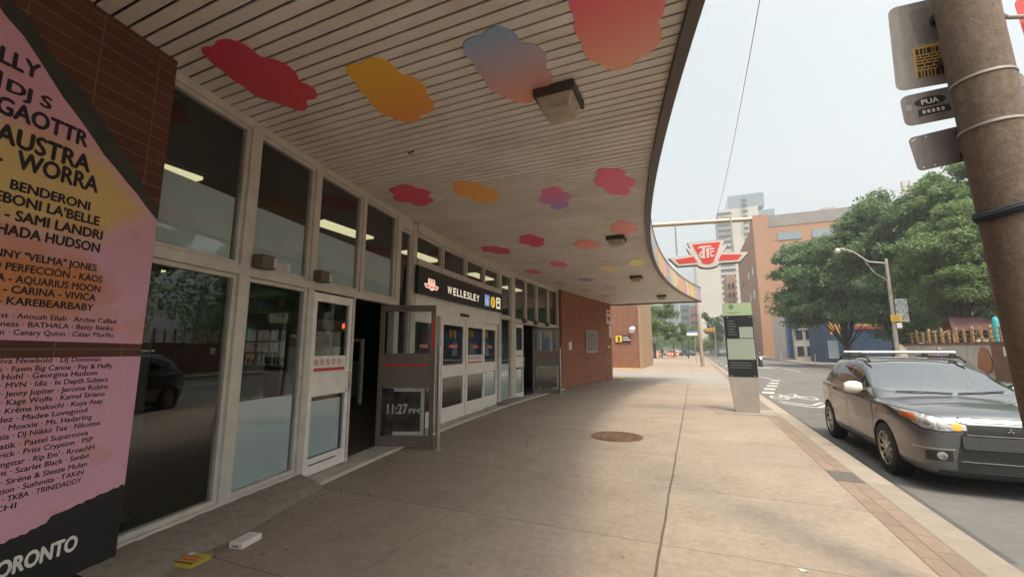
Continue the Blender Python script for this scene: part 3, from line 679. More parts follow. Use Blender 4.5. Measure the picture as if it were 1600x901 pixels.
# interior lights
t0 = None
def strip_light(x, y, z, w, l, first=None):
    global t0
    if t0 is None:
        t0 = thing('strip_light', 'lit fluorescent strip light on the dark hall ceiling behind the glass', 'light', (x, y, z), 'fluorescent strips inside the station hall')
        h = MB(); h.box((-.17, -.62, .04), (.17, .62, .10)); h.build('housing', M['interior'], t0, local=True)
        h = MB(); h.box((-.15, -.6, 0), (.15, .6, .039)); h.build('tube_cover', M['lamp'], t0, local=True)
        return t0
    return copy_tree(t0, (x, y, z))
for x, y in ((-5.75, 2.45), (-5.75, 5.55), (-5.75, 7.9), (-5.75, 10.9), (-5.9, 13.6)): strip_light(x, y, 3.72, .3, 1.2)
for x in (-10.5, -13.5):
    for y in (6.0, 11.5): strip_light(x, y, 3.72, .3, 1.2)

# things in the hall
M['sign_red'] = mat('sign_red', (.75, .12, .06), 0, 1, .4, emit=.35); M['sign_lit'] = mat('sign_lit', (.92, .82, .66), 0, 1, .5, emit=.32); M['sign_blue'] = mat('sign_blue', (.08, .2, .6), 0, 1, .5, emit=.3); M['sign_gold'] = mat('sign_gold', (.85, .5, .04), 0, 1, .5, emit=.3)
M['beige_tile'] = mat('beige_tile', (.22, .19, .15), .15, 4, .35)
fg = thing('fare_gate', 'white framed fare gate standing in the dark station hall', 'gate', (-9.2, 9.5, .045))
g = MB(); g.box((-.35, -.05, 0), (-.27, .05, 1.85)); g.box((.27, -.05, 0), (.35, .05, 1.85)); g.box((-.27, -.05, 1.77), (.27, .05, 1.85)); g.build('frame', M['white_paint'], fg, local=True)
g = MB(); g.box((-.27, -.02, .2), (.27, .02, 1.2)); g.build('panel', M['galv'], fg, local=True)
ex = MB(); ex.box((-9.5, 9.3, 2.2), (-9.22, 9.34, 2.34)); tag(ex.build('exit_light', mat('exit_red', (1, .08, .04), 0, 1, .5, emit=1.2)), 'small glowing red sign hanging in the dark station hall', 'sign')
hs_ = thing('hall_sign', 'hanging black direction sign with blue and yellow squares inside the hall', 'sign', (-8.0, 6.2, 2.55))
g = MB(); g.box((-9.0, 6.15, 2.4), (-7.0, 6.25, 2.75)); g.build('panel', M['black'], hs_)
g = MB()
for x, mi in ((-8.8, 0), (-8.45, 0), (-8.1, 1), (-7.3, 0)): g.box((x, 6.135, 2.50), (x + .15, 6.149, 2.65), mi)
g.build('pictograms', [M['blue_sign'], M['gold']], hs_)
cb = thing('collector_booth', 'pale ticket booth with a lit window deep in the dark hall', 'booth', (-12.5, 10, .045))
g = MB(); g.box((-13.5, 9, .05), (-11.6, 11.5, 1.1)); g.box((-13.5, 9, 2.2), (-11.6, 11.5, 2.6)); g.build('body', M['galv'], cb, bevel=.02)
g = MB(); g.box((-13.4, 9.1, 1.101), (-11.7, 11.4, 2.199)); g.build('window', mat('booth_glow', (.5, .46, .36), .6, 3, .4, emit=.035), cb)
g = MB()
for x in (-13.4, -12.8, -12.2, -11.75): g.box((x, 8.985, 1.1), (x + .09, 8.999, 2.2))
for z in (1.45, 1.8): g.box((-13.45, 8.98, z), (-11.65, 8.984, z + .06))
for q in range(8): g.box((-13.3 + .2 * q, 8.97, 1.15), (-13.18 + .2 * q, 8.979, 1.2 + .35 * random.random()), q % 2)
g.build('glazing_bars', [M['black'], M['interior']], cb)
for q, (x, y) in enumerate(((-9.8, 4.5), (-9.8, 8.0), (-9.8, 13.0))):
    g = MB(); g.lathe([(.24, .04), (.24, 4.0)], c=(x, y, 0), n=24); tag(g.build('hall_column', M['beige_tile'], smooth=True), ['first', 'second', 'third'][q] + ' round tiled column inside the dark hall, counted from the pier', 'column')
for i, x in enumerate((-7.6, -7.0)):
    g = MB(); g.tube([(x, 9.0, .04), (x, 9.0, 1.3)], .03, 10)
    tag(g.build('hall_post', M['galv'], smooth=True), 'thin grey barrier post inside the open station doorway', 'post', 'barrier posts in the hall')

# ---------------------------------------------------------------- WELLESLEY sign
def crest(mb, cx, cz, sx, fn, w, m_red=0, m_white=1):
    """winged shield emblem: white silhouette, red fields; width 1 unit = sx"""
    Z = lambda pts: [(cx + (x - 785) / 1110 * sx, cz - (y - 480) / 1110 * sx) for x, y in pts]
    outer = [(230, 505), (580, 470), (540, 465), (498, 372), (552, 368), (515, 285), (1045, 285), (1008, 368), (1068, 372), (1020, 465), (990, 470), (1345, 505), (1222, 640), (935, 640)] + [(790 + 150 * cos(t), 640 + 60 * sin(t)) for t in np.linspace(.1, 3.04, 9)] + [(635, 640), (350, 640)]
    mb.prism(Z(outer), fn, w[0], w[1], m_white)
    mb.prism(Z([(320, 535), (590, 510), (640, 605), (372, 605)]), fn, w[1] + .0005, w[2], m_red)
    mb.prism(Z([(980, 510), (1258, 535), (1200, 605), (930, 605)]), fn, w[1] + .0005, w[2], m_red)
    mb.prism(Z([(580, 312), (982, 312), (880, 570)] + [(785 + 92 * cos(t), 580 + 62 * sin(t)) for t in np.linspace(.1, 3.04, 7)] + [(690, 570)]), fn, w[1] + .0005, w[2], m_red)
    # monogram T T C
    q = [[(650, 385), (690, 352), (850, 352), (850, 378), (760, 378), (745, 540), (712, 520), (722, 378), (690, 385)],
         [(775, 395), (890, 395), (890, 420), (815, 420), (810, 545), (776, 545)],
         [(690, 440), (715, 430), (712, 465), (690, 480), (705, 515), (760, 530), (755, 552), (690, 540), (665, 490)],
         [(830, 440), (890, 440), (880, 462), (845, 465), (840, 505), (885, 500), (872, 535), (825, 535)]]
    for i, p in enumerate(q): mb.prism(Z(p), fn, w[2] + .0004 + i * .0003, w[2] + .003 + i * .0003, m_white)
SG = thing('station_sign', 'long black WELLESLEY station sign over the sliding doors', 'sign', P(8.7, .1, 2.9))
g = MB(); fbox(g, 6.40, 11.02, .065, .125, 2.645, 3.185, n=10); g.build('panel', mat('sign_black', (.012, .012, .013), 0, 1, .35), SG, bevel=.004)
FS = lambda u, v, w: P(u, .125 + w, v)
g = MB(); crest(g, 6.94, 2.885, .62, FS, (.001, .003, .0045)); g.build('crest', [M['sign_red'], M['sign_lit']], SG)
g = MB(); u = 7.67
for ch, wd in zip('WELLESLEY', (.245, .16, .15, .15, .16, .165, .15, .16, .18)):
    put_text(g, ch, u, u + wd * .86, 2.80, .172, FS, 0, .018, .002); u += wd * 1.19
g.build('lettering', M['sign_lit'], SG)
g = MB(); g.prism([(9.78, 2.735), (10.08, 2.735), (10.08, 3.05), (9.78, 3.05)], FS, .001, .003, 0)
g.prism([(9.80, 2.755), (9.815, 2.755), (9.815, 3.03), (9.80, 3.03)], FS, .0032, .0042, 1); g.prism([(10.045, 2.755), (10.06, 2.755), (10.06, 3.03), (10.045, 3.03)], FS, .0032, .0042, 1)
g.prism([(9.93 + .018 * cos(t), 2.995 + .018 * sin(t)) for t in np.linspace(0, 6.28, 12, endpoint=False)], FS, .0035, .0045, 1)
g.prism([(9.915, 2.97), (9.935, 2.97), (9.94, 2.89), (9.99, 2.885), (10.01, 2.82), (9.99, 2.81), (9.97, 2.865), (9.915, 2.87)], FS, .0035, .0045, 1)
g.prism([(9.925 + (.07 if k % 2 == 0 else .055) * 1 * cos(t), 2.85 + .07 * sin(t)) for k, t in enumerate(np.linspace(1.9, 6.0, 14))] + [(9.925 + .05 * cos(t), 2.85 + .05 * sin(t)) for t in np.linspace(6.0, 1.9, 14)], FS, .0036, .0046, 1)
g.build('accessibility_symbol', [M['sign_blue'], M['sign_lit']], SG)
g = MB(); g.prism([(10.335 + .155 * cos(t), 2.885 + .155 * sin(t)) for t in np.linspace(0, 6.283, 32, endpoint=False)], FS, .001, .003, 0)
g.prism([(10.31, 2.99), (10.345, 2.99), (10.36, 2.90), (10.34, 2.79), (10.31, 2.79), (10.30, 2.9)], FS, .0035, .0045, 1); g.build('line_symbol', [M['sign_gold'], M['black']], SG)
g = MB(); g.prism([(10.57, 2.735), (10.86, 2.735), (10.86, 3.05), (10.57, 3.05)], FS, .001, .003, 0)
g.prism([(10.63, 2.80), (10.80, 2.80), (10.80, 3.0), (10.63, 3.0)], FS, .0035, .0045, 1); g.prism([(10.655, 2.885), (10.775, 2.885), (10.775, 2.96), (10.655, 2.96)], FS, .005, .006, 0)
g.prism([(10.64, 2.775), (10.68, 2.775), (10.68, 2.799), (10.64, 2.799)], FS, .0035, .0045, 1); g.prism([(10.75, 2.775), (10.79, 2.775), (10.79, 2.799), (10.75, 2.799)], FS, .0035, .0045, 1)
g.build('bus_symbol', [M['sign_lit'], M['black']], SG)

# ---------------------------------------------------------------- event poster on the pier
def poster_mat():
    k = NT('poster_print'); k.set(Roughness=.5); uv = k.coord('UV'); sep = k.n('ShaderNodeSeparateXYZ'); k.l(uv, sep.inputs[0])
    u, v = sep.outputs[0], sep.outputs[1]
    n1 = k.noise(uv, 2.2, 4, .5); n2 = k.noise(uv, 5, 3, .5)
    # pink sheet; yellow glow round the headline, orange streaks (printed artwork)
    yl = k.math('SUBTRACT', 1, k.math('ABSOLUTE', k.math('DIVIDE', k.math('SUBTRACT', k.math('ADD', v, k.math('MULTIPLY', n1, .25)), 2.78), .42)))
    yl = k.math('SUBTRACT', yl, k.math('MULTIPLY', k.math('MAXIMUM', k.math('SUBTRACT', u, 1.35), 0), 2.5))
    c = k.mix(k.ramp(yl, [(.05, (0, 0, 0)), (.5, (1, 1, 1))]), (.64, .34, .43), (.64, .45, .18))
    orr = k.math('SUBTRACT', 1, k.math('ABSOLUTE', k.math('DIVIDE', k.math('SUBTRACT', k.math('ADD', v, k.math('MULTIPLY', n2, .35)), 2.2), .38)))
    orr = k.math('SUBTRACT', orr, k.math('MULTIPLY', k.math('MAXIMUM', k.math('SUBTRACT', u, 1.2), 0), 2.))
    c = k.mix(k.ramp(orr, [(.2, (0, 0, 0)), (.7, (1, 1, 1))]), c, (.55, .21, .07))
    o2 = k.ramp(k.noise(uv, 3.1, 2), [(.56, (0, 0, 0)), (.64, (1, 1, 1))]); c = k.mix(k.math('MULTIPLY', o2, .35), c, (.60, .24, .12))
    c = k.mix(.5, c, k.ramp(k.noise(uv, 60, 3), [(.2, (.85,) * 3), (.8, (1.1,) * 3)]), 'MULTIPLY')
    k.l(c, k.b.inputs['Base Color']); k.bump(k.noise(uv, 9, 4), .12, .01); return k.m
FP = lambda u, v, w: P(u, .122 + w, v)
PO = thing('event_poster', 'tall pink and yellow event poster listing performers on the brick pier', 'poster', P(1.1, .13, 0))
M['poster'] = poster_mat()
def sheet(mb, top, bot, w0, w1, m=0):
    """strip-wise sheet between polylines given on shared s stations"""
    for (sa, ta), (sb, tb), (_, ba), (_, bb) in zip(top, top[1:], bot, bot[1:]):
        vs = [FP(sa, ba, w0), FP(sb, bb, w0), FP(sb, bb, w1), FP(sa, ba, w1), FP(sa, ta, w0), FP(sb, tb, w0), FP(sb, tb, w1), FP(sa, ta, w1)]
        mb.hexa(vs, m, [(sa, ba), (sb, bb), (sb, bb), (sa, ba), (sa, ta), (sb, tb), (sb, tb), (sa, ta)])
S_ = [.35, .55, .70, .80, .90, 1.03, 1.13, 1.24, 1.31, 1.39, 1.47, 1.56, 1.64, 1.735]
topz = [3.98, 3.78, 3.60, 3.53, 3.42, 3.27, 3.18, 3.07, 2.99, 2.93, 2.86, 2.79, 2.71, 2.63]
gapz = lambda s: 1.655 - .02 * (s - .9)
g = MB(); sheet(g, list(zip(S_, topz)), [(s, gapz(s)) for s in S_], .0, .003); g.build('upper_sheet', M['poster'], PO)
rt = random.Random(5)
SS = list(np.linspace(.35, 1.74, 60)); tear = [.44 + .13 * max(0, (s - .9) / .84) + .04 * (s > 1.3) + rt.uniform(-.008, .008) for s in SS]
g = MB(); sheet(g, [(s, 1.545) for s in SS], [(s, t) for s, t in zip(SS, tear)], .0, .003); g.build('lower_sheet', M['poster'], PO)
g = MB(); sheet(g, [(s, t) for s, t in zip(SS, tear)], [(s, -.02) for s in SS], .0, .0025); g.build('footer_sheet', mat('poster_black', (.014, .012, .013), .2, 4, .6), PO)
g = MB(); bt = list(zip(S_[2:], [z + .0 for z in topz[2:]])); wob = random.Random(2)
sheet(g, [(s, z + .06 + .14 * math.sin(3.1 * (i + 1) / (len(bt))) + wob.uniform(-.02, .02)) for i, (s, z) in enumerate(bt)], bt, .0, .0028); g.build('dark_border', mat('poster_green', (.035, .037, .03), .3, 6, .6), PO)
g = MB(); TX = lambda s, a, b_, z, h, bd=.055: put_text(g, s, a, b_, z, h, FP, 0, bd, .0042)
TX('MOLLY', .52, .90, 3.30, .105); TX('N', .62, .735, 3.14, .11); TX('DJ S', .77, .98, 3.145, .08); TX('GAOTTR', .74, 1.20, 2.995, .11)
TX('AUSTRA', .76, 1.235, 2.825, .12); TX('L', .72, .80, 2.71, .11); TX('WORRA', .87, 1.30, 2.70, .115)
TX('BENDERONI', .86, 1.27, 2.56, .062); TX("EBONI LA'BELLE", .80, 1.34, 2.47, .066); TX('E - SAMI LANDRI', .80, 1.37, 2.375, .066); TX('SHADA HUDSON', .80, 1.365, 2.28, .066)
for s, b_, z in (('NNY "VELMA" JONES', 1.365, 2.145), ('O PERFECCIÓN - KAOS', 1.41, 2.07), ('KA - AQUARIUS MOON', 1.405, 2.0), ('ES - CARINA - VIVICA', 1.385, 1.935), ('R - KAREBEARBABY', 1.38, 1.865)): TX(s, .84, b_, z, .048, .042)
for s, b_, z in (('rist · Anoush Ellah · Archie Called', 1.535, 1.785), ('oness · BATHALA · Batty Banks', 1.52, 1.735), ('on · Canary Quinn · César Murillo', 1.53, 1.685),
    ('Diva Newbold · DJ Donovan', 1.47, 1.515), ('uk · Fawn Big Canoe · Fay & Fluffy', 1.55, 1.465), ('g Hohl · Georgina Hudson', 1.46, 1.42), ('s · MVN · Idiz · In Depth Subject', 1.535, 1.37),
    ('e · Jenny Jupiter · Jerome Robins', 1.54, 1.32), ('y · Kage Wolfe · Kamel Siriano', 1.525, 1.27), ('s · Krême Inakuchi · Kuya Atay', 1.52, 1.22), ('ndez · Madee Lovegood', 1.43, 1.17),
    ('N · Moxxie · Ms. Hadarling', 1.465, 1.12), ('tasia · DJ Niikkii Tee · Nikotine', 1.52, 1.07), ('Matik · Pastel Supernova', 1.455, 1.015), ('atrick · Priss Cryption · PSP', 1.49, .965),
    ('mingstar · Rip Em\' · RroachH', 1.505, .91), ('oint · Scarlet Black · Senbo', 1.48, .86), ('le · Sirène & Sleeze Mulan', 1.475, .805), ('nation · Sushmita · TAKiN', 1.46, .755), ('Ty · TKBA · TRINIDADDY', 1.455, .705)):
    TX(s, .95 - .02 + (1.7 - z) * .11 - .03, b_, z, .034, .022)
TX('OCHI', .98, 1.13, .655, .034, .018); g.build('lettering', M['ink'], PO)
g = MB(); put_text(g, 'PRIDETORONTO', .80, 1.48, .275, .095, FP, 0, .06, .0042); g.build('footer_lettering', M['white_paint'], PO)

# guard posts at the open doors
for (x, y), lab in (((-3.87, 5.92), 'slim steel guard post at the edge of the near open door'), ((-4.40, 14.45), 'slim steel guard post at the edge of the far open door beside the brick wall')):
    g = MB(); g.lathe([(.001, 1.66), (.034, 1.65), (.036, 1.62), (.036, .012), (.07, .012), (.07, 0)][::-1], c=(x, y, .0), n=16)
    tag(g.build('guard_post', M['steel'], smooth=True), lab, 'post')
FW = lambda u, v, w: P(u, .152 + w, v)
NC = thing('notice_case', 'glazed notice case with a poster on the red brick wall', 'notice board', P(20.2, .16, 1.95))
g = MB(); fbox(g, 19.43, 20.92, .152, .20, 1.42, 2.49, n=2); g.build('frame', M['steel'], NC, bevel=.005)
g = MB(); g.prism([(19.55, 1.5), (20.80, 1.5), (20.80, 2.41), (19.55, 2.41)], FW, .0485, .052, 0); g.prism([(20.25, 1.5), (20.32, 1.5), (20.32, 2.41), (20.25, 2.41)], FW, .0522, .055, 1)
g.build('poster', [picture_mat('notice_picture', 1.3, [(.3, (.03, .07, .09)), (.5, (.25, .27, .26)), (.62, (.30, .05, .06)), (.75, (.1, .15, .18))]), M['steel']], NC)
RS = thing('service_sign', 'tall white service sign with red emblem circles on brick wall corner', 'sign', P(22.7, .2, 3))
g = MB(); fbox(g, 22.35, 23.02, .153, .18, 2.93, 3.68, n=1); g.build('panel', M['white_paint'], RS, bevel=.01)
g = MB(); g.prism([(22.68 + .23 * cos(t), 3.47 + .15 * sin(t)) for t in np.linspace(0, 3.14, 14)], FW, .029, .033); g.prism([(22.45, 3.27), (22.68, 3.0), (22.92, 3.27), (22.8, 3.32), (22.56, 3.32)], FW, .029, .033); g.build('emblem', M['red'], RS)
g = MB(); fbox(g, 22.68, 22.98, .153, .175, 2.2, 2.88, n=1); g.build('text_plate', M['cream'], RS)
g = MB(); fbox(g, 17.28, 17.54, .153, .23, 1.56, 1.90, n=1); tag(g.build('call_box', M['white_paint'], bevel=.01), 'small white intercom box on brick wall near the far doorway', 'intercom')
g = MB(); fbox(g, 22.45, 22.7, .153, .18, 1.66, 1.76, n=1); tag(g.build('wall_plate', M['cream'], bevel=.01), 'tiny cream plate low on the brick wall corner', 'plate')

# ---------------------------------------------------------------- hanging transit sign over the sidewalk
HS = thing('hanging_sign', 'red and silver winged transit emblem hanging from a beam above the sidewalk', 'sign', (.45, 11.1, 3.95))
g = MB(); g.tube([(-1.6, 11.0, 4.80), (1.47, 11.35, 4.74)], .055, 12); g.build('beam', mat('beam', (.45, .36, .26), .1, 5, .5, .2), HS, smooth=True)
for x in (-.27, .99): g = MB(); g.tube([(x, 11.13, 4.78), (x, 11.13, 3.95)], .02, 8); g.build('hanger', M['galv'], HS, smooth=True)
FT = lambda u, v, w: (u, 11.12 - w, v)
M['silver'] = mat('sign_silver', (.55, .48, .43), .05, 4, .4, .3); M['sign_red2'] = mat('sign_red_enamel', (.55, .045, .035), .05, 4, .35)
g = MB(); crest(g, .42, 3.90, 1.74, FT, (-.11, .11, .118)); g.v = g.v; g.build('emblem', [M['sign_red2'], M['silver']], HS)
g = MB(); crest(g, .42, 3.90, 1.80, FT, (-.10, .10, .101), 0, 0); g.build('casing', mat('casing', (.17, .12, .13), .1, 4, .5), HS)

# ---------------------------------------------------------------- info pillar
IP = thing('info_pillar', 'tall slanted wayfinding pillar with green cap, maps and steel base', 'information pillar', (1.15, 12.45, 0))
FI = lambda u, v, w: (u, 12.45 - w, v)
xl = lambda z: 1.41 - .53 - .12 * min(z, 2.7) / 2.0 if z < 1 else 1.41 - .585 - (z - 1) * .025
def ip(z0, z1, m, w0, w1, nm, mts, i0=0., i1=0.):
    g = MB(); g.prism([(XLE(z0) + i0, z0), (XRE(z0) - i1, z0), (XRE(z1) - i1, z1), (XLE(z1) + i0, z1)], FI, w0, w1); return g.build(nm, mts, IP, bevel=.004)
XLE = lambda z: .88 - .10 * min(z, .88) / .88 - .02 * max(0, z - .88) / 1.9
XRE = lambda z: 1.42 + .03 * min(z, .9) / .9 - .03 * max(0, z - .9) / 1.9
ip(.0, .885, 0, -.09, .09, 'base', mat('pillar_steel', (.42, .37, .32), .08, 3, .42, .6))
ip(.887, 2.47, 0, -.09, .085, 'body', mat('pillar_black', (.014, .016, .017), .1, 3, .2))
ip(2.472, 2.80, 0, -.09, .09, 'cap', mat('pillar_green', (.30, .375, .215), .05, 3, .45))
g = MB()
g.add([FI(.95 + .06 * cos(t) * 1, 2.70 + .06 * sin(t), .094) for t in np.linspace(0, 6.283, 24, endpoint=False)] + [FI(.95 + .045 * cos(t), 2.70 + .045 * sin(t), .094) for t in np.linspace(0, 6.283, 24, endpoint=False)], [(i, (i + 1) % 24, 24 + (i + 1) % 24, 24 + i) for i in range(24)])
g.add([FI(.93, 2.69, .094), FI(.95, 2.66, .094), FI(.975, 2.70, .094), FI(.95, 2.735, .094)], [(0, 1, 2, 3)])
put_text(g, 'WELLESLEY ST E', .86, 1.15, 2.53, .035, FI, 0, .01, .094); g.build('cap_mark', mat('pillar_mark', (.03, .09, .05), 0, 1, .5), IP)
def map_mat():
    k = NT('map_print'); k.set(Roughness=.3); uv = k.coord('UV')
    br = k.n('ShaderNodeTexBrick', offset=.3, i_Scale=1.); 
    for nme, v in (('Brick Width', .06), ('Row Height', .035), ('Mortar Size', .004)): br.inputs[nme].default_value = v
    br.inputs['Color1'].default_value = (.23, .27, .215, 1); br.inputs['Color2'].default_value = (.26, .29, .225, 1); br.inputs['Mortar'].default_value = (.32, .35, .30, 1); k.l(uv, br.inputs['Vector'])
    c = k.mix(k.ramp(k.noise(uv, 7, 2), [(.6, (0, 0, 0)), (.68, (.6, .6, .6))]), br.outputs['Color'], (.28, .25, .14)); k.l(c, k.b.inputs['Base Color']); return k.m
M['map'] = map_mat()
g = MB(); g.prism([(.80, 1.33), (1.43, 1.335), (1.42, 1.865), (.80, 1.86)], FI, .0852, .089); g.prism([(1.10, 1.885), (1.415, 1.885), (1.41, 2.17), (1.10, 2.17)], FI, .0852, .089); g.build('map_panel', M['map'], IP)
g = MB()
for z in (2.42, .92):
    for x in (.85, 1.38): g.box((x - .02, 12.45 - .098, z - .015), (x + .02, 12.45 - .0855, z + .015))
for q in range(6): g.box((.84, 12.45 - .088, 2.32 - q * .07), (1.0 + .02 * (q % 3), 12.45 - .0855, 2.335 - q * .07))
for q in range(3): g.box((.84, 12.45 - .088, 1.24 - q * .06), (1.30 + .03 * (q % 2), 12.45 - .0855, 1.252 - q * .06))
g.build('listing', mat('pillar_text', (.14, .15, .145), 0, 1, .4), IP)
struct(MB().box((.40, 12.0, .0), (1.78, 12.95, .012)).build('pillar_pad', M['kerb']))

# ---------------------------------------------------------------- small things on the ground
g = MB(); g.lathe([(.47, 0), (.47, .008), (.445, .010), (.44, .006), (.001, .006)], c=(-1.41, 8.12, 0), n=48)
def manhole_mat():
    k = NT('rusty_iron'); k.set(Roughness=.7, Metallic=.3); co = k.coord()
    ck = k.n('ShaderNodeTexChecker', i_Scale=24.); k.l(co, ck.inputs['Vector'])
    c = k.ramp(k.noise(co, 9, 8, .75), [(.35, (.06, .032, .02)), (.5, (.15, .085, .05)), (.7, (.30, .20, .13))]); c = k.mix(.35, c, k.mix(ck.outputs['Fac'], (.05, .03, .02), (.2, .12, .08)))
    k.l(c, k.b.inputs['Base Color']); k.bump(ck.outputs['Fac'], .5, .01); return k.m
for rr_ in (.12, .22, .32, .40): g.lathe([(rr_, .0061), (rr_, .0095), (rr_ + .022, .0095), (rr_ + .022, .0061)], c=(-1.41, 8.12, 0), n=40)
for q in range(14):
    t = 2 * math.pi * q / 14; g.box((-1.41 + .13, 8.12 - .009, .0061), (-1.41 + .43, 8.12 + .009, .0092), 0, t, (-1.41, 8.12))
tag(g.build('manhole_cover', manhole_mat(), smooth=True), 'round rusty iron manhole cover set in the sidewalk', 'manhole cover')
def lidbox(loc, rz, l, w, h, mats, nm, lab, cat):
    t = thing(nm, lab, cat, loc, rz=rz)
    g = MB(); g.box((-l / 2, -w / 2, .001), (l / 2, w / 2, h)); g.build('carton', mats[0], t, local=True, bevel=.004)
    if nm == 'white_carton': return t
    g = MB(); g.add([(l / 2, -w / 2, h), (l / 2, w / 2, h), (l / 2 + .035, w / 2 - .01, h + .012), (l / 2 + .035, -w / 2 + .01, h + .02), (l / 2, -w / 2, h - .003), (l / 2, w / 2, h - .003), (l / 2 + .035, w / 2 - .01, h + .009), (l / 2 + .035, -w / 2 + .01, h + .017)],
          [(0, 1, 2, 3), (4, 5, 6, 7), (0, 1, 5, 4), (1, 2, 6, 5), (2, 3, 7, 6), (3, 0, 4, 7)]); g.build('flap', mats[0], t, local=True)
    return t
M['carton_white'] = mat('carton_white', (.68, .62, .58), .06, 12, .6)
t = lidbox((-3.52, 2.54, .0), R(102), .205, .125, .05, [M['carton_white']], 'white_carton', 'empty white carton lying on the sidewalk beside the plinth', 'box')
g = MB(); g.box((-.1033, -.03, .012), (-.1027, .035, .03)); g.build('label_strip', M['galv'], t, local=True)
M['carton_yellow'] = mat('carton_yellow', (.62, .46, .05), .15, 14, .45, c2=(.45, .42, .08))
t = lidbox((-3.60, 2.17, .0), R(10), .20, .165, .03, [M['carton_yellow']], 'candy_box', 'crushed yellow candy box with red lettering on the sidewalk', 'box')
g = MB(); FB = lambda u, v, w: (u, v, .0312 + w)
for v in (.02, -.02):
    for q in range(9): g.prism([(-.085 + q * .018, v - .012 + .006 * (q % 3)), (-.073 + q * .018, v - .014), (-.07 + q * .018, v + .012 - .005 * (q % 2)), (-.083 + q * .018, v + .014)], FB, 0, .0006)
g.box((-.09, -.078, .0305), (.09, -.058, .0316), 1); g.box((-.104, .03, .0305), (-.05, .078, .0316), 2)
g.build('print', [M['red'], mat('brown_print', (.15, .05, .02), 0, 1, .5), mat('sky_print', (.45, .6, .62), 0, 1, .5)], t, local=True)
gr = MB(); rg = random.Random(12)
for q in range(170):
    s = rg.uniform(1.9, 9.5) if q < 120 else rg.uniform(12, 16.4); o = .36 + abs(rg.gauss(0, .22)) + (.14 if s < 3.7 else 0); x, y, z = P(s, o, 0); w = rg.uniform(.004, .016)
    gr.add([(x - w, y - w * .5, .001), (x + w, y - w * .7, .001), (x + w * .6, y + w, .001), (x, y, w * .7)], [(0, 1, 3), (1, 2, 3), (2, 0, 3), (0, 2, 1)], q % 3)
tag(gr.build('grit', [mat('grit_dark', (.06, .05, .04), .3, 9, .9), mat('grit_pale', (.32, .28, .22), .3, 9, .9), mat('dry_leaf', (.16, .10, .04), .3, 9, .8)]), 'scattered grit and leaf crumbs along the station front', 'grit')['kind'] = 'stuff'
M['litter'] = mat('litter', (.6, .57, .52), .1, 10, .8)
for (x, y, s, lab) in ((.62, 3.85, .05, 'small white paper scrap on the lit sidewalk'),):
    g = MB(); g.add([(x, y, .006), (x + s, y + .01, .012), (x + s * .8, y + s * .6, .004), (x - .01, y + s * .7, .010), (x, y, .004), (x + s, y + .01, .010), (x + s * .8, y + s * .6, .002), (x - .01, y + s * .7, .008)], [(0, 1, 2, 3), (4, 5, 6, 7), (0, 1, 5, 4), (1, 2, 6, 5), (2, 3, 7, 6), (3, 0, 4, 7)])
    tag(g.build('paper_scrap', M['litter']), lab, 'litter')

# ================================================================ UTILITY POLE WITH SIGNS
def pole_mat():
    k = NT('weathered_pole'); k.set(Roughness=.9); co = k.coord()
    c = k.ramp(k.noise(co, 26, 8, .75), [(.25, (.085, .058, .04)), (.5, (.15, .105, .075)), (.75, (.22, .16, .115))])
    mp = k.n('ShaderNodeMapping'); mp.inputs['Scale'].default_value = (8, 8, .7); k.l(co, mp.inputs['Vector'])
    c = k.mix(.6, c, k.ramp(k.noise(mp.outputs[0], 3, 6, .7), [(.3, (.6,) * 3), (.7, (1.15,) * 3)]), 'MULTIPLY')
    v = k.n('ShaderNodeTexVoronoi', i_Scale=70.); k.l(co, v.inputs['Vector'])
    c = k.mix(k.math('MULTIPLY', k.math('LESS_THAN', v.outputs['Distance'], .22), .35), c, (.33, .27, .21))
    k.l(c, k.b.inputs['Base Color']); k.bump(k.noise(co, 120, 4), .6, .006); return k.m
M['pole'] = pole_mat()
UP = thing('utility_pole', 'stout speckled brown utility pole at the kerb carrying the backs of signs', 'pole', (1.76, 3.4, 0))
g = MB(); g.tube([(1.90, 3.4, -.1), (1.815, 3.4, 2.0), (1.765, 3.4, 3.3), (1.72, 3.4, 5.0), (1.62, 3.4, 9.0)], [.152, .148, .145, .137, .115], 28); g.build('shaft', M['pole'], UP, smooth=True)
for z in (3.27, 2.95):
    g = MB(); x = 1.765 - .0269 * (z - 3.3); rr_ = .146 - .0046 * (z - 3.3)
    g.lathe([(rr_ + .001, z - .008), (rr_ + .004, z - .008), (rr_ + .004, z + .008), (rr_ + .001, z + .008)], c=(x, 3.4, 0), n=28); g.build('steel_band', M['galv'], UP, smooth=True)
g = MB()
for z, r in ((2.385, .152), (2.40, .155), (2.415, .151)): g.tube([(1.80 + r * cos(t), 3.4 + r * sin(t), z + .012 * sin(3 * t)) for t in np.linspace(0, 6.283, 30)], .016, 6)
g.tube([(1.89, 3.27, 2.41), (1.915, 3.24, 2.40), (1.93, 3.25, 2.42)], .02, 6)
tag(g.build('strap', mat('navy_strap', (.012, .014, .022), .3, 20, .8), smooth=True), 'dark navy strap tied round the brown utility pole', 'strap')
def plate_mat(name, c):
    k = NT(name); k.set(Roughness=.5, Metallic=.35); co = k.coord()
    mp = k.n('ShaderNodeMapping'); mp.inputs['Scale'].default_value = (6, 6, 1.2); k.l(co, mp.inputs['Vector'])
    a = k.ramp(k.noise(mp.outputs[0], 2.5, 8, .7), [(.3, mul(c, .7)), (.7, mul(c, 1.15))]); k.l(a, k.b.inputs['Base Color']); return k.m
M['plate'] = plate_mat('sign_back', (.30, .255, .225)); M['plate2'] = plate_mat('sign_back_dark', (.25, .21, .19))
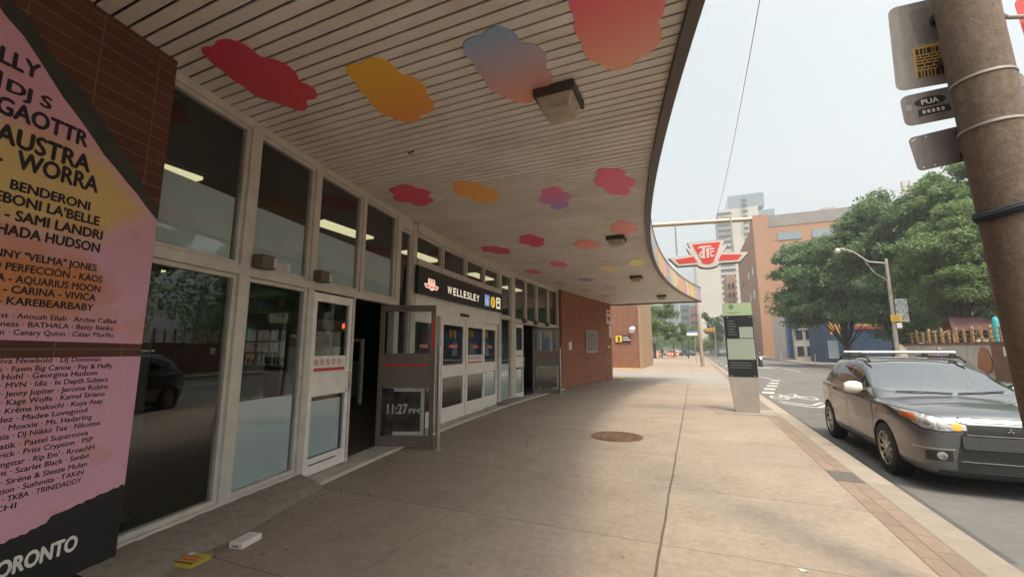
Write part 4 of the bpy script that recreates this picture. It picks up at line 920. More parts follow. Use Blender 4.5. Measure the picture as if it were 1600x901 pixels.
def rrect(x0, x1, z0, z1, r, n=5):
    o = []
    for cx, cz, a in ((x1 - r, z1 - r, 0), (x0 + r, z1 - r, 90), (x0 + r, z0 + r, 180), (x1 - r, z0 + r, 270)):
        for k in range(n + 1): t = R(a + 90 * k / n); o.append((cx + r * cos(t), cz + r * sin(t)))
    return o
def plate(nm, lab, x0, x1, z0, z1, y, rot, m, r=.04):
    cx, cz = (x0 + x1) / 2, (z0 + z1) / 2
    t = thing(nm, lab, 'sign', (cx, y, cz)); rot = R(rot)
    fn = lambda u, v, w: (cx + (u - cx) * cos(rot) - (v - cz) * sin(rot), y - w, cz + (u - cx) * sin(rot) + (v - cz) * cos(rot))
    g = MB(); g.prism(rrect(x0, x1, z0, z1, r), fn, -.0025, 0); g.build('plate', m, t)
    return t, fn
t, fn = plate('sign_plate', 'big grey sign back with an orange sticker, topmost on the pole', 1.435, 2.03, 3.405, 4.06, 3.60, -1.5, M['plate'], .05)
STK = mat('orange_sticker', (.55, .30, .05), .15, 30, .6)
g = MB(); g.prism([(1.55, 3.475), (1.73, 3.475), (1.725, 3.72), (1.545, 3.71)], fn, .0005, .002, 0)
rs = random.Random(9); zz = 3.695
for h in (.045, .012, .012, .012, .02, .012, .05):
    x = 1.56
    while x < 1.715:
        wv = rs.uniform(.008, .028) if h > .03 else rs.uniform(.02, .05)
        g.prism([(x, zz - h), (min(x + wv, 1.72), zz - h), (min(x + wv, 1.72), zz), (x, zz)], fn, .0022, .0028, 1); x += wv + .006
    zz -= h + .009
g.build('sticker', [STK, M['black']], t)
g = MB(); g.prism([(1.58, 3.74), (1.70, 3.74), (1.72, 4.0), (1.54, 4.0)], fn, .0005, .0015); g.build('tape_residue', M['plate2'], t)
g = MB(); g.box((1.66, 3.52, 3.86), (1.80, 3.597, 3.91)); g.box((1.66, 3.52, 3.52), (1.80, 3.597, 3.57)); g.build('bracket', M['black'], t)
t, fn = plate('sign_plate', 'narrow grey sign back with a black PUA sticker, middle of the pole', 1.445, 2.075, 3.155, 3.385, 3.606, 2.5, M['plate2'], .045)
g = MB(); g.prism([(1.60 + .085 * cos(q), 3.31 + .035 * sin(q)) for q in np.linspace(0, 6.283, 20, endpoint=False)], fn, .0005, .0012, 0)
put_text(g, 'PUA', 1.555, 1.645, 3.292, .038, fn, 1, .05, .0018)
g.prism([(1.525, 3.21), (1.70, 3.215), (1.695, 3.265), (1.53, 3.262)], fn, .0005, .0012, 0)
for q in range(5): g.prism([(1.55 + q * .025, 3.225 + .002 * (q % 2)), (1.566 + q * .025, 3.225), (1.566 + q * .025, 3.25), (1.55 + q * .025, 3.25)], fn, .0014, .002, 1)
for q in range(3): g.prism([(1.465, 3.30 - q * .014), (1.50, 3.30 - q * .014), (1.50, 3.308 - q * .014), (1.465, 3.308 - q * .014)], fn, .0006, .0012, 2)
g.build('sticker', [M['black'], M['cream'], mat('faded_white', (.5, .45, .42), 0, 1, .6)], t)
g = MB(); g.prism([(2.03, 3.25), (2.06, 3.26), (2.058, 3.272), (2.028, 3.262)], fn, .0005, .001); g.build('scratch', M['black'], t)
t, fn = plate('sign_plate', 'plain grey sign back with bolt holes, lowest on the pole', 1.465, 1.80, 2.825, 3.075, 3.60, 7, M['plate2'], .03)
g = MB()
for u, v in ((1.50, 3.055), (1.56, 3.055), (1.50, 2.845), (1.56, 2.845), (1.485, 3.05)): g.prism([(u + .006 * cos(q), v + .006 * sin(q)) for q in np.linspace(0, 6.283, 10, endpoint=False)], fn, .0004, .001)
g.build('bolt_hole', M['white_paint'], t)
g = MB(); g.box((1.70, 3.52, 3.03), (1.80, 3.597, 3.07)); g.box((1.70, 3.52, 2.85), (1.80, 3.597, 2.89)); g.build('bracket', M['black'], t)
t, fn = plate('sign_plate', 'red sign edge peeking in at the top right corner beside pole', 2.215, 2.59, 3.66, 4.05, 3.80, 4, M['red'], .05)
g = MB(); g.tube([(1.80, 3.42, 3.85), (2.10, 3.70, 3.85), (2.40, 3.815, 3.85)], .014, 8); g.build('bracket', M['galv'], t, smooth=True)

# ================================================================ CARS
def paint(name, c, metal=.6, rough=.32):
    k = NT(name); k.set(Metallic=metal, Roughness=rough, Coat_Weight=1.); k.b.inputs['Coat Roughness'].default_value = .04
    co = k.coord(); n = k.noise(co, 300, 2); n2 = k.noise(co, 3, 4)
    a = k.mix(1., k.ramp(n, [(.2, mul(c, .8)), (.8, mul(c, 1.2))]), k.ramp(n2, [(.3, (.9,) * 3), (.7, (1.05,) * 3)]), 'MULTIPLY')
    k.l(a, k.b.inputs['Base Color']); return k.m
M['carglass'] = glass('car_glass', (.16, .18, .18), f0=.07)
M['farglass'] = glass('far_car_glass', f0=.09, opaque=(.012, .014, .014))
M['windshield'] = glass('windshield_glass', (.55, .6, .59), f0=.34)
M['chrome'] = mat('chrome', (.45, .43, .41), .1, 9, .24, 1.)
M['grille_grey'] = mat('grille_grey', (.05, .05, .048), .2, 30, .4)
M['grille'] = mat('grille_black', (.012, .012, .012), .3, 40, .5)
M['lamp_clear'] = mat('headlamp_glass', (.30, .29, .275), .7, 22, .2, .35, coat=.6)
M['amber'] = mat('amber_lamp', (.50, .10, .02), .1, 10, .2, coat=1)
M['lamp_refl'] = mat('lamp_reflector', (.30, .28, .26), .3, 20, .32, .8)
M['amber_lit'] = mat('amber_lit', (.9, .19, .012), 0, 1, .3, emit=.6)
M['rim'] = mat('alloy', (.42, .39, .34), .1, 9, .35, .8)
BL = 4.295
def section(u, zb, w, zs, zc, fl=1.0):
    a = [(0, zb), (.55 * w, zb), (.90 * w, zb + .015), (.985 * w, zb + .10), (w * .992, zb + .32 * (zs - zb)), (w, zb + .62 * (zs - zb)), (w * .985, zs - .06), (w * .955, zs - .012), (w * .88, zs + .012), (.5 * w, zs + .72 * (zc - zs)), (0, zc)]
    return [(x, u - BL / 2, z) for x, z in a]
def car(label, loc, rz, pm, kind='car', detail=True, group=None):
    T = thing('parked_car', label, kind, loc, rz=rz, group=group)
    st = [(0.0, .30, .52, .70, .73), (.02, .25, .66, .80, .83), (.07, .21, .755, .875, .91), (.16, .19, .81, .92, .965), (.32, .185, .85, .945, 1.0), (.55, .19, .872, .965, 1.03), (.9, .2, .884, .985, 1.065), (1.2, .2, .886, 1.005, 1.09),
          (1.5, .2, .887, 1.02, 1.06), (2.2, .2, .887, 1.04, 1.06), (3.0, .2, .887, 1.07, 1.09), (3.6, .21, .885, 1.09, 1.11), (3.95, .24, .872, 1.10, 1.12), (4.15, .30, .83, 1.06, 1.08), (4.25, .36, .75, .98, 1.0), (4.295, .45, .58, .86, .88)]
    mb = MB(); rings = [section(*s) for s in st]; n = len(rings[0]); full = []
    for r in rings: full.append(r + [(-x, y, z) for x, y, z in r[-2:0:-1]])
    N = len(full[0]); vs = [p for r in full for p in r]; fs = []
    for i in range(len(full) - 1):
        for k in range(N): fs.append((i * N + k, i * N + (k + 1) % N, (i + 1) * N + (k + 1) % N, (i + 1) * N + k))
    for base in (0, (len(full) - 1) * N):
        for k in range(n - 1):      # bridge left and right half of the end ring
            a, b_ = base + k, base + k + 1; c, d = base + (N - k) % N, base + (N - k - 1) % N
            if a == c: fs.append((a, b_, d))
            elif b_ == d: fs.append((a, b_, c))
            else: fs.append((a, b_, d, c))
    mb.add(vs, fs)
    low = mb.build('lower', pm, None, local=True, smooth=True, subsurf=2)
    # wheel arches
    def cutter(yc, sx):
        c = MB(); c.lathe([(.385, .52 * sx), (.385, 1.2 * sx)], 'x', (0, yc, .345), 40, 0, True); return c.build('cutter', pm, None, local=True)
    yf, yr = .93 - BL / 2, 3.60 - BL / 2
    cuts = [cutter(y, s) for y in (yf, yr) for s in (1, -1)]
    for c in cuts:
        b_ = low.modifiers.new('b', 'BOOLEAN'); b_.operation = 'DIFFERENCE'; b_.object = c; b_.solver = 'EXACT'
    dg = bpy.context.evaluated_depsgraph_get(); dg.update()
    me = bpy.data.meshes.new_from_object(low.evaluated_get(dg))
    for o in cuts + [low]: bpy.data.objects.remove(o)
    me.materials.clear(); me.materials.append(pm); me.materials.append(M['rubber'])
    for p in me.polygons:
        c = p.center; p.material_index = 0
        for y in (yf, yr):
            if math.hypot(c.y - y, c.z - .345) < .3855 and abs(c.x) < .98 and (abs(c.x) < .53 or math.hypot(c.y - y, c.z - .345) > .36): p.material_index = 1
    me.polygons.foreach_set('use_smooth', [True] * len(me.polygons)); me.set_sharp_from_angle(angle=R(35))
    body = bpy.data.objects.new('body', me); C.objects.link(body); body.parent = T
    # greenhouse: outlines by height  (z, u_front, u_rear, halfwidth, bow)
    lv = [(.98, .98, 4.24, .865, .17), (1.10, 1.13, 4.215, .845, .17), (1.22, 1.36, 4.15, .80, .16), (1.36, 1.66, 4.04, .735, .15), (1.47, 1.92, 3.93, .678, .14), (1.535, 2.12, 3.85, .63, .13), (1.575, 2.36, 3.72, .55, .11), (1.595, 2.7, 3.4, .36, .06)]
    mb = MB(); ring = []
    for z, uf, ur, w, bow in lv:
        half = [(0, uf), (.45 * w, uf + bow * .22), (.8 * w, uf + bow * .75), (.94 * w, uf + bow * 1.02), (w * .99, uf + bow * 1.35 + .03), (w, uf + .62), (w * 1.01, (uf + ur) / 2), (w * .985, ur - .55), (w * .94, ur - .18), (w * .82, ur - .06), (w * .45, ur - .01), (0, ur)]
        ring.append([(x, u - BL / 2, z) for x, u in half] + [(-x, u - BL / 2, z) for x, u in half[-2:0:-1]])
    N = len(ring[0]); vs = [p for r in ring for p in r]
    fs = [(i * N + k, i * N + (k + 1) % N, (i + 1) * N + (k + 1) % N, (i + 1) * N + k) for i in range(len(ring) - 1) for k in range(N)]
    n = 12; base = (len(ring) - 1) * N
    for k in range(n - 1):
        a, b_ = base + k, base + k + 1; c, d = base + (N - k) % N, base + (N - k - 1) % N
        if a == c: fs.append((a, b_, d))
        elif b_ == d: fs.append((a, b_, c))
        else: fs.append((a, b_, d, c))
    mb.add(vs, fs); gh = mb.build('cabin', pm, T, local=True, smooth=True, subsurf=2)
    gh.data.polygons.foreach_set('use_smooth', [True] * len(gh.data.polygons)); 
    try: gh.data.attributes.remove(gh.data.attributes['sharp_edge'])
    except Exception: pass
    dg = bpy.context.evaluated_depsgraph_get(); dg.update()
    gme = bpy.data.meshes.new_from_object(gh.evaluated_get(dg))
    AV = [v.co.copy() for v in me.vertices] + [v.co.copy() for v in gme.vertices]; o_ = len(me.vertices)
    AF = [list(p.vertices) for p in me.polygons] + [[i + o_ for i in p.vertices] for p in gme.polygons]
    bvh = BVHTree.FromPolygons(AV, AF)
    U = lambda u: u - BL / 2
    def cast(o, d): h = bvh.ray_cast(Vector(o), Vector(d)); return h[0], h[1]
    def grid(mb, f, nu, nv, off, m=0, th=.012):
        pts = []; back = []
        for i in range(nu + 1):
            for j in range(nv + 1):
                h, nn = f(i / nu, j / nv)
                pts.append(h + nn * off); back.append(h - nn * th)
        k = len(pts); W_ = nv + 1
        fs = [(i * W_ + j, (i + 1) * W_ + j, (i + 1) * W_ + j + 1, i * W_ + j + 1) for i in range(nu) for j in range(nv)]
        rim = [i * W_ for i in range(nu + 1)] + [nu * W_ + j for j in range(1, nv + 1)] + [i * W_ + nv for i in range(nu - 1, -1, -1)] + [j for j in range(nv - 1, 0, -1)]
        fs += [(rim[a], rim[(a + 1) % len(rim)], rim[(a + 1) % len(rim)] + k, rim[a] + k) for a in range(len(rim))]
        mb.add(pts + back, fs, m)
    def interp(poly, x):
        for (a, za), (b_, zb) in zip(poly, poly[1:]):
            if x <= b_ + 1e-6: return za + (zb - za) * (x - a) / (b_ - a) if b_ > a else za
        return poly[-1][1]
    def sidep(mb, bot, top, sg, off=.004, nu=20, nv=6, m=0):
        a, b_ = bot[0][0], bot[-1][0]
        def f(i, j):
            u = a + (b_ - a) * i; z0, z1 = interp(bot, u), interp(top, u); z = z0 + (z1 - z0) * j
            h, nn = cast((sg * 2, U(u), z), (-sg, 0, 0))
            if h is None: h, nn = Vector((sg * .8, U(u), z)), Vector((sg, 0, 0))
            return h, nn
        grid(mb, f, nu, nv, off, m)
    def frontp(mb, bot, top, off=.004, nu=20, nv=6, m=0, rear=False):
        a, b_ = bot[0][0], bot[-1][0]
        def f(i, j):
            x = a + (b_ - a) * i; z0, z1 = interp(bot, x), interp(top, x); z = z0 + (z1 - z0) * j
            h, nn = cast((x, 5 if rear else -5, z), (0, -1 if rear else 1, 0))
            if h is None: h, nn = Vector((x, -BL / 2 + .1, z)), Vector((0, -1, 0))
            return h, nn
        grid(mb, f, nu, nv, off, m)
    def strip(mb, pts, sg, w, m=0):
        dense = []
        for a, b_ in zip(pts, pts[1:]):
            q = max(2, int(math.hypot(b_[0] - a[0], b_[1] - a[1]) / .04))
            dense += [(a[0] + (b_[0] - a[0]) * i / q, a[1] + (b_[1] - a[1]) * i / q) for i in range(q)]
        dense.append(pts[-1]); out = []
        for i, (u, z) in enumerate(dense):
            d = Vector((dense[min(i + 1, len(dense) - 1)][0] - dense[max(i - 1, 0)][0], dense[min(i + 1, len(dense) - 1)][1] - dense[max(i - 1, 0)][1])).normalized()
            for q in (-1, 1):
                h, nn = cast((sg * 2, U(u - d.y * w / 2 * q), z + d.x * w / 2 * q), (-sg, 0, 0))
                out.append((h + nn * .0025) if h is not None else Vector((sg * .88, U(u), z)))
        mb.add(out, [(2 * i, 2 * i + 1, 2 * i + 3, 2 * i + 2) for i in range(len(dense) - 1)], m)
    # windscreen and rear window
    g = MB(); frontp(g, [(-.785, 1.145), (-.68, 1.11), (-.4, 1.085), (0, 1.075), (.4, 1.085), (.68, 1.11), (.785, 1.145)], [(-.785, 1.165), (-.625, 1.49), (-.58, 1.52), (-.4, 1.535), (0, 1.545), (.4, 1.535), (.58, 1.52), (.625, 1.49), (.785, 1.165)], nu=36, nv=10)
    ws = g.build('windshield', M['windshield'], T, local=True, smooth=True)
    g = MB(); frontp(g, [(-.62, 1.16), (.62, 1.16)], [(-.54, 1.44), (.54, 1.44)], rear=True); g.build('rear_window', M['carglass'], T, local=True, smooth=True)
    for sg in (-1, 1):
        g = MB(); sidep(g, [(1.47, 1.15), (2.40, 1.165)], [(1.47, 1.165), (1.64, 1.235), (1.92, 1.37), (2.16, 1.465), (2.40, 1.505)], sg); g.build('side_window', M['carglass'], T, local=True, smooth=True)
        g = MB(); sidep(g, [(2.46, 1.166), (3.26, 1.19)], [(2.46, 1.51), (2.9, 1.51), (3.26, 1.47)], sg); g.build('side_window', M['carglass'], T, local=True, smooth=True)
        g = MB(); sidep(g, [(3.32, 1.195), (3.74, 1.26)], [(3.32, 1.455), (3.55, 1.40), (3.74, 1.29)], sg, nu=8); g.build('side_window', M['carglass'], T, local=True, smooth=True)
        g = MB(); strip(g, [(1.50, 1.142), (2.4, 1.148), (3.3, 1.175), (3.78, 1.255)], sg, .018); g.build('window_trim', M['black'], T, local=True)
        g = MB(); strip(g, [(1.30, .36), (1.27, .7), (1.30, 1.0)], sg, .015); strip(g, [(2.42, .36), (2.43, 1.13)], sg, .015); strip(g, [(3.20, .5), (3.38, .75), (3.40, 1.0), (3.30, 1.16)], sg, .015); strip(g, [(1.33, .34), (3.15, .36)], sg, .010)
        g.build('door_seam', M['black'], T, local=True)
        g = MB(); sidep(g, [(1.32, .22), (3.2, .22)], [(1.32, .30), (3.2, .30)], sg, .012); g.build('sill_trim', M['rubber'], T, local=True)
        for u in (2.28, 3.18):
            h, nn = cast((sg * 2, U(u), 1.0), (-sg, 0, 0)); g = MB()
            g.tube([h + nn * .005 + Vector((0, -.09, 0)), h + nn * .03 + Vector((0, -.07, 0)), h + nn * .03 + Vector((0, .07, 0)), h + nn * .005 + Vector((0, .09, 0))], .014, 8); g.build('door_handle', pm, T, local=True, smooth=True)
        # headlamp: wraps from the front to the wing
        g = MB()
        def hb(i, j, sg=sg):
            x = .355 + (.858 - .355) * i; z0 = interp([(.355, .752), (.6, .73), (.76, .752), (.858, .85)], x); z1 = interp([(.355, .838), (.6, .908), (.75, .948), (.858, .962)], x); z = z0 + (z1 - z0) * j
            h, nn = cast((sg * x, -5, z), (0, 1, 0)); return h, nn
        grid(g, hb, 26, 8, .003); g.build('headlight_bezel', M['grille'], T, local=True, smooth=True)
        g = MB()
        def hf(i, j, sg=sg):
            x = .37 + (.845 - .37) * i; z0 = interp([(.37, .765), (.6, .745), (.75, .765), (.845, .86)], x); z1 = interp([(.37, .825), (.6, .895), (.75, .935), (.845, .95)], x); z = z0 + (z1 - z0) * j
            h, nn = cast((sg * x, -5, z), (0, 1, 0)); return h, nn
        grid(g, hf, 24, 8, .005)
        hl = g.build('headlight', M['lamp_clear'], T, local=True, smooth=True)
        for (cx, cz, r, mt, nm) in ((.455, .80, .045, 'amber_lit' if detail else 'lamp_clear', 'indicator'), (.585, .822, .048, 'lamp_refl', 'reflector'), (.695, .85, .04, 'lamp_refl', 'reflector')):
            h, nn = cast((sg * cx, -5, cz), (0, 1, 0)); g = MB(); rot = nn.to_track_quat('Z', 'Y').to_matrix().to_4x4()
            g.lathe([(.001, .012), (r * .6, .011), (r, .0065), (r, -.01)], n=20); g.xf(Matrix.Translation(h) @ rot); g.build(nm, M[mt], hl, local=True, smooth=True)
        g = MB()
        def af(i, j, sg=sg):
            x = .775 + (.838 - .775) * i; z = .845 + .02 * i + j * (.075 - .03 * i); h, nn = cast((sg * x, -5, z), (0, 1, 0)); return h, nn
        grid(g, af, 6, 4, .008); g.build('corner_marker', M['amber'], hl, local=True, smooth=True)
        g = MB()
        def ff(i, j, sg=sg):
            x = .53 + .22 * i; z = .395 + j * (.125 - .015 * i); h, nn = cast((sg * x, -5, z), (0, 1, 0)); return h, nn
        grid(g, ff, 10, 5, .006); fl_ = g.build('fog_light_bezel', M['grille'], T, local=True, smooth=True)
        h, nn = cast((sg * .625, -5, .455), (0, 1, 0)); g = MB(); g.lathe([(.001, .016), (.045, .012), (.05, .0)], n=20); g.xf(Matrix.Translation(h) @ nn.to_track_quat('Z', 'Y').to_matrix().to_4x4()); g.build('fog_lamp', M['lamp_clear'], fl_, local=True, smooth=True)
        g = MB()
        def bf(i, j, sg=sg):
            x = .50 + .32 * i; z = .53 - .01 * i + j * .016; h, nn = cast((sg * x, -5, z), (0, 1, 0)); return h, nn
        grid(g, bf, 10, 2, .007); g.build('bumper_crease', M['rim'], T, local=True, smooth=True)
        # mirror
        mb_ = MB(); 
        prof = [(-.05, .0), (-.06, .05), (-.04, .11), (.0, .13)]
        s0 = len(mb_.v); mb_.lathe([(.001, -.115), (.05, -.105), (.078, -.06), (.085, 0), (.082, .05), (.06, .10), (.001, .112)], 'x', n=20)
        mb_.xf(Matrix.Translation((sg * .985, U(1.62), 1.125)) @ Matrix.Diagonal((1.1, .8, 1.15, 1)))
        mr = mb_.build('wing_mirror', M['mirror_cap'] if detail else pm, T, local=True, smooth=True)
        g = MB(); g.hexa([(sg * .85, U(1.58), 1.06), (sg * .97, U(1.58), 1.055), (sg * .97, U(1.68), 1.055), (sg * .85, U(1.70), 1.06), (sg * .85, U(1.58), 1.09), (sg * .97, U(1.58), 1.08), (sg * .97, U(1.68), 1.08), (sg * .85, U(1.70), 1.09)]); g.build('mirror_arm', M['black'], mr, local=True)
        h, nn = cast((sg * 2, U(1.12), .86), (-sg, 0, 0)); g = MB(); g.lathe([(.001, .012), (.02, .010), (.026, 0)], n=14); g.xf(Matrix.Translation(h) @ nn.to_track_quat('Z', 'Y').to_matrix().to_4x4() @ Matrix.Diagonal((.8, 1.4, 1, 1))); g.build('side_repeater', M['amber'], T, local=True, smooth=True)
        # taillight
        g = MB(); sidep(g, [(4.0, .98), (4.2, .98)], [(4.0, 1.06), (4.2, 1.06)], sg, .006, 6, 4); g.build('taillight', M['red'], T, local=True, smooth=True)
        # wheels
        for y in (yf, yr):
            w = MB(); w.lathe([(.225, -.105), (.30, -.112), (.335, -.10), (.345, -.07), (.347, 0), (.345, .07), (.335, .10), (.30, .112), (.225, .105)], 'x', n=48)
            w.xf(Matrix.Translation((sg * .775, y, .345))); wh = w.build('wheel', M['rubber'], T, local=True, smooth=True)
            r_ = MB(); r_.lathe([(.228, .10), (.222, .098), (.205, .085), (.20, .0), (.20, -.02), (.001, -.02)], 'x', n=40, m=1)
            for k in range(10):
                t = 2 * math.pi * k / 10; c_, s_ = cos(t), sin(t)
                vs_ = []
                for rr_, hw_, xo in ((.04, .028, .088), (.215, .020, .094)):
                    for q in (-1, 1): vs_.append((xo, rr_ * c_ - q * hw_ * s_, rr_ * s_ + q * hw_ * c_))
                vs_ += [(p[0] - .045, p[1], p[2]) for p in vs_]
                r_.add(vs_, [(0, 1, 3, 2), (4, 6, 7, 5), (0, 2, 6, 4), (1, 5, 7, 3), (2, 3, 7, 6), (0, 4, 5, 1)], 0)
            r_.lathe([(.001, .108), (.045, .102), (.055, .08)], 'x', n=20); r_.lathe([(.23, .107), (.214, .104), (.21, .08), (.228, .09)], 'x', n=40)
            r_.xf(Matrix.Translation((sg * .775, y, .345)) @ Matrix.Scale(sg, 4, (1, 0, 0))); r_.build('rim', [M['rim'], M['black']], wh, local=True, smooth=True)
    # front: trapezoid mouth, bars, emblem, plate zone
    g = MB(); frontp(g, [(-.50, .30), (.50, .30)], [(-.50, .40), (-.40, .83), (.40, .83), (.50, .40)], .004, 40, 14); g.build('grille_surround', M['grille'], T, local=True, smooth=True)
    g = MB(); frontp(g, [(-.40, .862), (.40, .862)], [(-.37, .892), (.37, .892)], .012, 24, 4); g.build('grille_bar', M['chrome'], T, local=True, smooth=True)
    g = MB(); frontp(g, [(-.42, .897), (.42, .897)], [(-.42, .907), (.42, .907)], .006, 24, 1); g.build('hood_gap', M['black'], T, local=True)
    g = MB(); frontp(g, [(-.385, .712), (.385, .712)], [(-.385, .724), (.385, .724)], .014, 24, 2); g.build('grille_bar', M['chrome'], T, local=True, smooth=True)
    g = MB(); frontp(g, [(-.43, .555), (.43, .555)], [(-.405, .70), (.405, .70)], .018, 24, 6); g.build('grille_panel', M['grille_grey'], T, local=True, smooth=True)
    g = MB()
    for k in range(4): z = .745 + k * .024; frontp(g, [(-.36, z), (.36, z)], [(-.36, z + .007), (.36, z + .007)], .010, 20, 1)
    for k in range(5): z = .43 + k * .022; frontp(g, [(-.43, z), (.43, z)], [(-.43, z + .006), (.43, z + .006)], .010, 20, 1)
    g.build('grille_slats', M['rubber'], T, local=True)
    g = MB(); frontp(g, [(-.47, .405), (.47, .405)], [(-.47, .418), (.47, .418)], .014, 24, 2); g.build('grille_bar', M['chrome'], T, local=True, smooth=True)
    g = MB(); frontp(g, [(-.66, .225), (.66, .225)], [(-.66, .295), (.66, .295)], .01, 24, 3); g.build('lower_lip', M['rubber'], T, local=True, smooth=True)
    if detail:
        h, nn = cast((0, -5, .785), (0, 1, 0)); g = MB(); s = .032
        for a in (90, 210, 330):
            c_, s_ = cos(R(a)), sin(R(a)); px, pz = -s_, c_
            poly = [(0, 0), (s * c_ * .6 + px * s * .36, s * s_ * .6 + pz * s * .36), (s * 1.2 * c_, s * 1.2 * s_), (s * c_ * .6 - px * s * .36, s * s_ * .6 - pz * s * .36)]
            g.prism(poly, lambda u, v, w: (u, h.y - w, h.z + v), .014, .022)
        g.build('emblem', M['chrome'], T, local=True)
    # wipers, hood seams, roof rack
    g = MB()
    def onscreen(x, z): q, nn = cast((x, -5, z), (0, 1, 0)); return q + nn * .018
    g.tube([onscreen(-.58, 1.10), onscreen(-.30, 1.105), onscreen(.02, 1.10)], .009, 6); g.tube([onscreen(.08, 1.10), onscreen(.35, 1.115), onscreen(.62, 1.13)], .009, 6)
    g.build('wiper', M['black'], T, local=True)
    g = MB(); out = []
    for sg in (-1, 1):
        pts = [(.40, .13), (.52, .35), (.64, .65), (.70, .95), (.72, 1.15)]; o2 = []
        for x, u in pts:
            for q in (-.004, .004):
                h, nn = cast((sg * (x + q), U(u), 3), (0, 0, -1)); o2.append(h + nn * .0025)
        g.add(o2, [(2 * i, 2 * i + 1, 2 * i + 3, 2 * i + 2) for i in range(len(pts) - 1)])
    g.build('hood_seam', M['black'], T, local=True)
    # glaze the cabin: openings under the panes, black borders, seats and wheel inside
    wsp = [(-.77, 1.15), (-.68, 1.118), (0, 1.083), (.68, 1.118), (.77, 1.15), (.615, 1.485), (.57, 1.512), (0, 1.537), (-.57, 1.512), (-.615, 1.485)]
    sps = [[(1.5, 1.158), (2.39, 1.172), (2.39, 1.497), (2.16, 1.458), (1.92, 1.362), (1.64, 1.228)], [(2.47, 1.174), (3.25, 1.196), (3.25, 1.463), (2.9, 1.502), (2.47, 1.502)], [(3.33, 1.202), (3.73, 1.265), (3.55, 1.39), (3.33, 1.448)]]
    def inside(poly, x, y):
        w_ = False
        for (x0, y0), (x1, y1) in zip(poly, poly[1:] + poly[:1]):
            if (y0 > y) != (y1 > y) and x < (x1 - x0) * (y - y0) / (y1 - y0) + x0: w_ = not w_
        return w_
    gh.modifiers.clear(); s3 = gh.modifiers.new('s', 'SUBSURF'); s3.levels = s3.render_levels = 3
    dg = bpy.context.evaluated_depsgraph_get(); dg.update(); hi = bpy.data.meshes.new_from_object(gh.evaluated_get(dg)); gh.modifiers.clear()
    bm = bmesh.new(); bm.from_mesh(hi); kill = []
    for f in bm.faces:
        ins = []
        for v in f.verts:
            u = v.co.y + BL / 2
            if f.normal.y < -.3 and u < 2.6 and abs(v.co.x) < .8 and abs(f.normal.x) < .72: ins.append(inside(wsp, v.co.x, v.co.z))
            elif abs(f.normal.x) > .4: ins.append(any(inside(q_, u, v.co.z) for q_ in sps))
            else: ins.append(False)
        if all(ins): kill.append(f)
        elif any(ins): f.material_index = 1
        f.smooth = True
    bmesh.ops.delete(bm, geom=kill, context='FACES'); bm.to_mesh(hi); bm.free()
    hi.materials.clear(); hi.materials.append(pm); hi.materials.append(M['black']); gh.data = hi
    for sx in (-.36, .36):
        g = MB(); g.hexa([(sx - .24, U(2.35), 1.0), (sx + .24, U(2.35), 1.0), (sx + .24, U(2.5), 1.0), (sx - .24, U(2.5), 1.0), (sx - .19, U(2.52), 1.30), (sx + .19, U(2.52), 1.30), (sx + .19, U(2.62), 1.30), (sx - .19, U(2.62), 1.30)])
        g.hexa([(sx - .12, U(2.53), 1.33), (sx + .12, U(2.53), 1.33), (sx + .12, U(2.62), 1.33), (sx - .12, U(2.62), 1.33), (sx - .10, U(2.55), 1.47), (sx + .10, U(2.55), 1.47), (sx + .10, U(2.63), 1.47), (sx - .10, U(2.63), 1.47)]); g.build('seat', M['rubber'], T, local=True, bevel=.03)
    g = MB(); g.tube([(.37 + .19 * cos(t), U(1.98) - .08 * sin(t), 1.13 + .16 * sin(t)) for t in np.linspace(0, 6.283, 24)], .016, 6); g.build('steering_wheel', M['black'], T, local=True, smooth=True)
    g = MB(); g.hexa([(-.72, U(1.25), 1.0), (.72, U(1.25), 1.0), (.72, U(1.85), 1.0), (-.72, U(1.85), 1.0), (-.70, U(1.3), 1.075), (.70, U(1.3), 1.075), (.70, U(1.8), 1.13), (-.70, U(1.8), 1.13)]); g.build('dashboard', M['rubber'], T, local=True, bevel=.02)
    g = MB(); g.box((-.11, U(2.08), 1.43), (.11, U(2.11), 1.485)); g.build('rear_view_mirror', M['black'], T, local=True, bevel=.01)
    g = MB(); g.box((-.84, U(1.3), 1.0), (.84, U(4.0), 1.125)) if False else g.box((-.70, U(3.0), 1.0), (.70, U(3.25), 1.28)); g.build('rear_seat', M['rubber'], T, local=True, bevel=.04)
    if detail:
        g = MB()
        for sg in (-1, 1): g.tube([(sg * .60, U(2.05), 1.53), (sg * .60, U(2.2), 1.60), (sg * .585, U(3.5), 1.60), (sg * .58, U(3.72), 1.53)], .016, 8)
        g.build('roof_rail', M['black'], T, local=True, smooth=True)
        for u, ml in ((2.35, 1.12), (3.25, 1.12)):
            g = MB(); g.tube([(-.62, U(u), 1.675), (.62, U(u), 1.675)], .022, 10); rb = g.build('roof_bar', M['bar_white'], T, local=True, smooth=True)
            for sg in (-1, 1): g = MB(); g.hexa([(sg * .54, U(u) - .04, 1.58), (sg * .64, U(u) - .04, 1.58), (sg * .64, U(u) + .04, 1.58), (sg * .54, U(u) + .04, 1.58), (sg * .56, U(u) - .03, 1.66), (sg * .61, U(u) - .03, 1.66), (sg * .61, U(u) + .03, 1.66), (sg * .56, U(u) + .03, 1.66)]); g.build('bar_foot', M['black'], rb, local=True, bevel=.006)
    for m_ in (gme,): bpy.data.meshes.remove(m_)
    return T
M['mirror_cap'] = mat('mirror_cap', (.72, .66, .58), .05, 5, .3, coat=.6)
M['bar_white'] = mat('bar_white', (.75, .66, .58), .05, 5, .4)
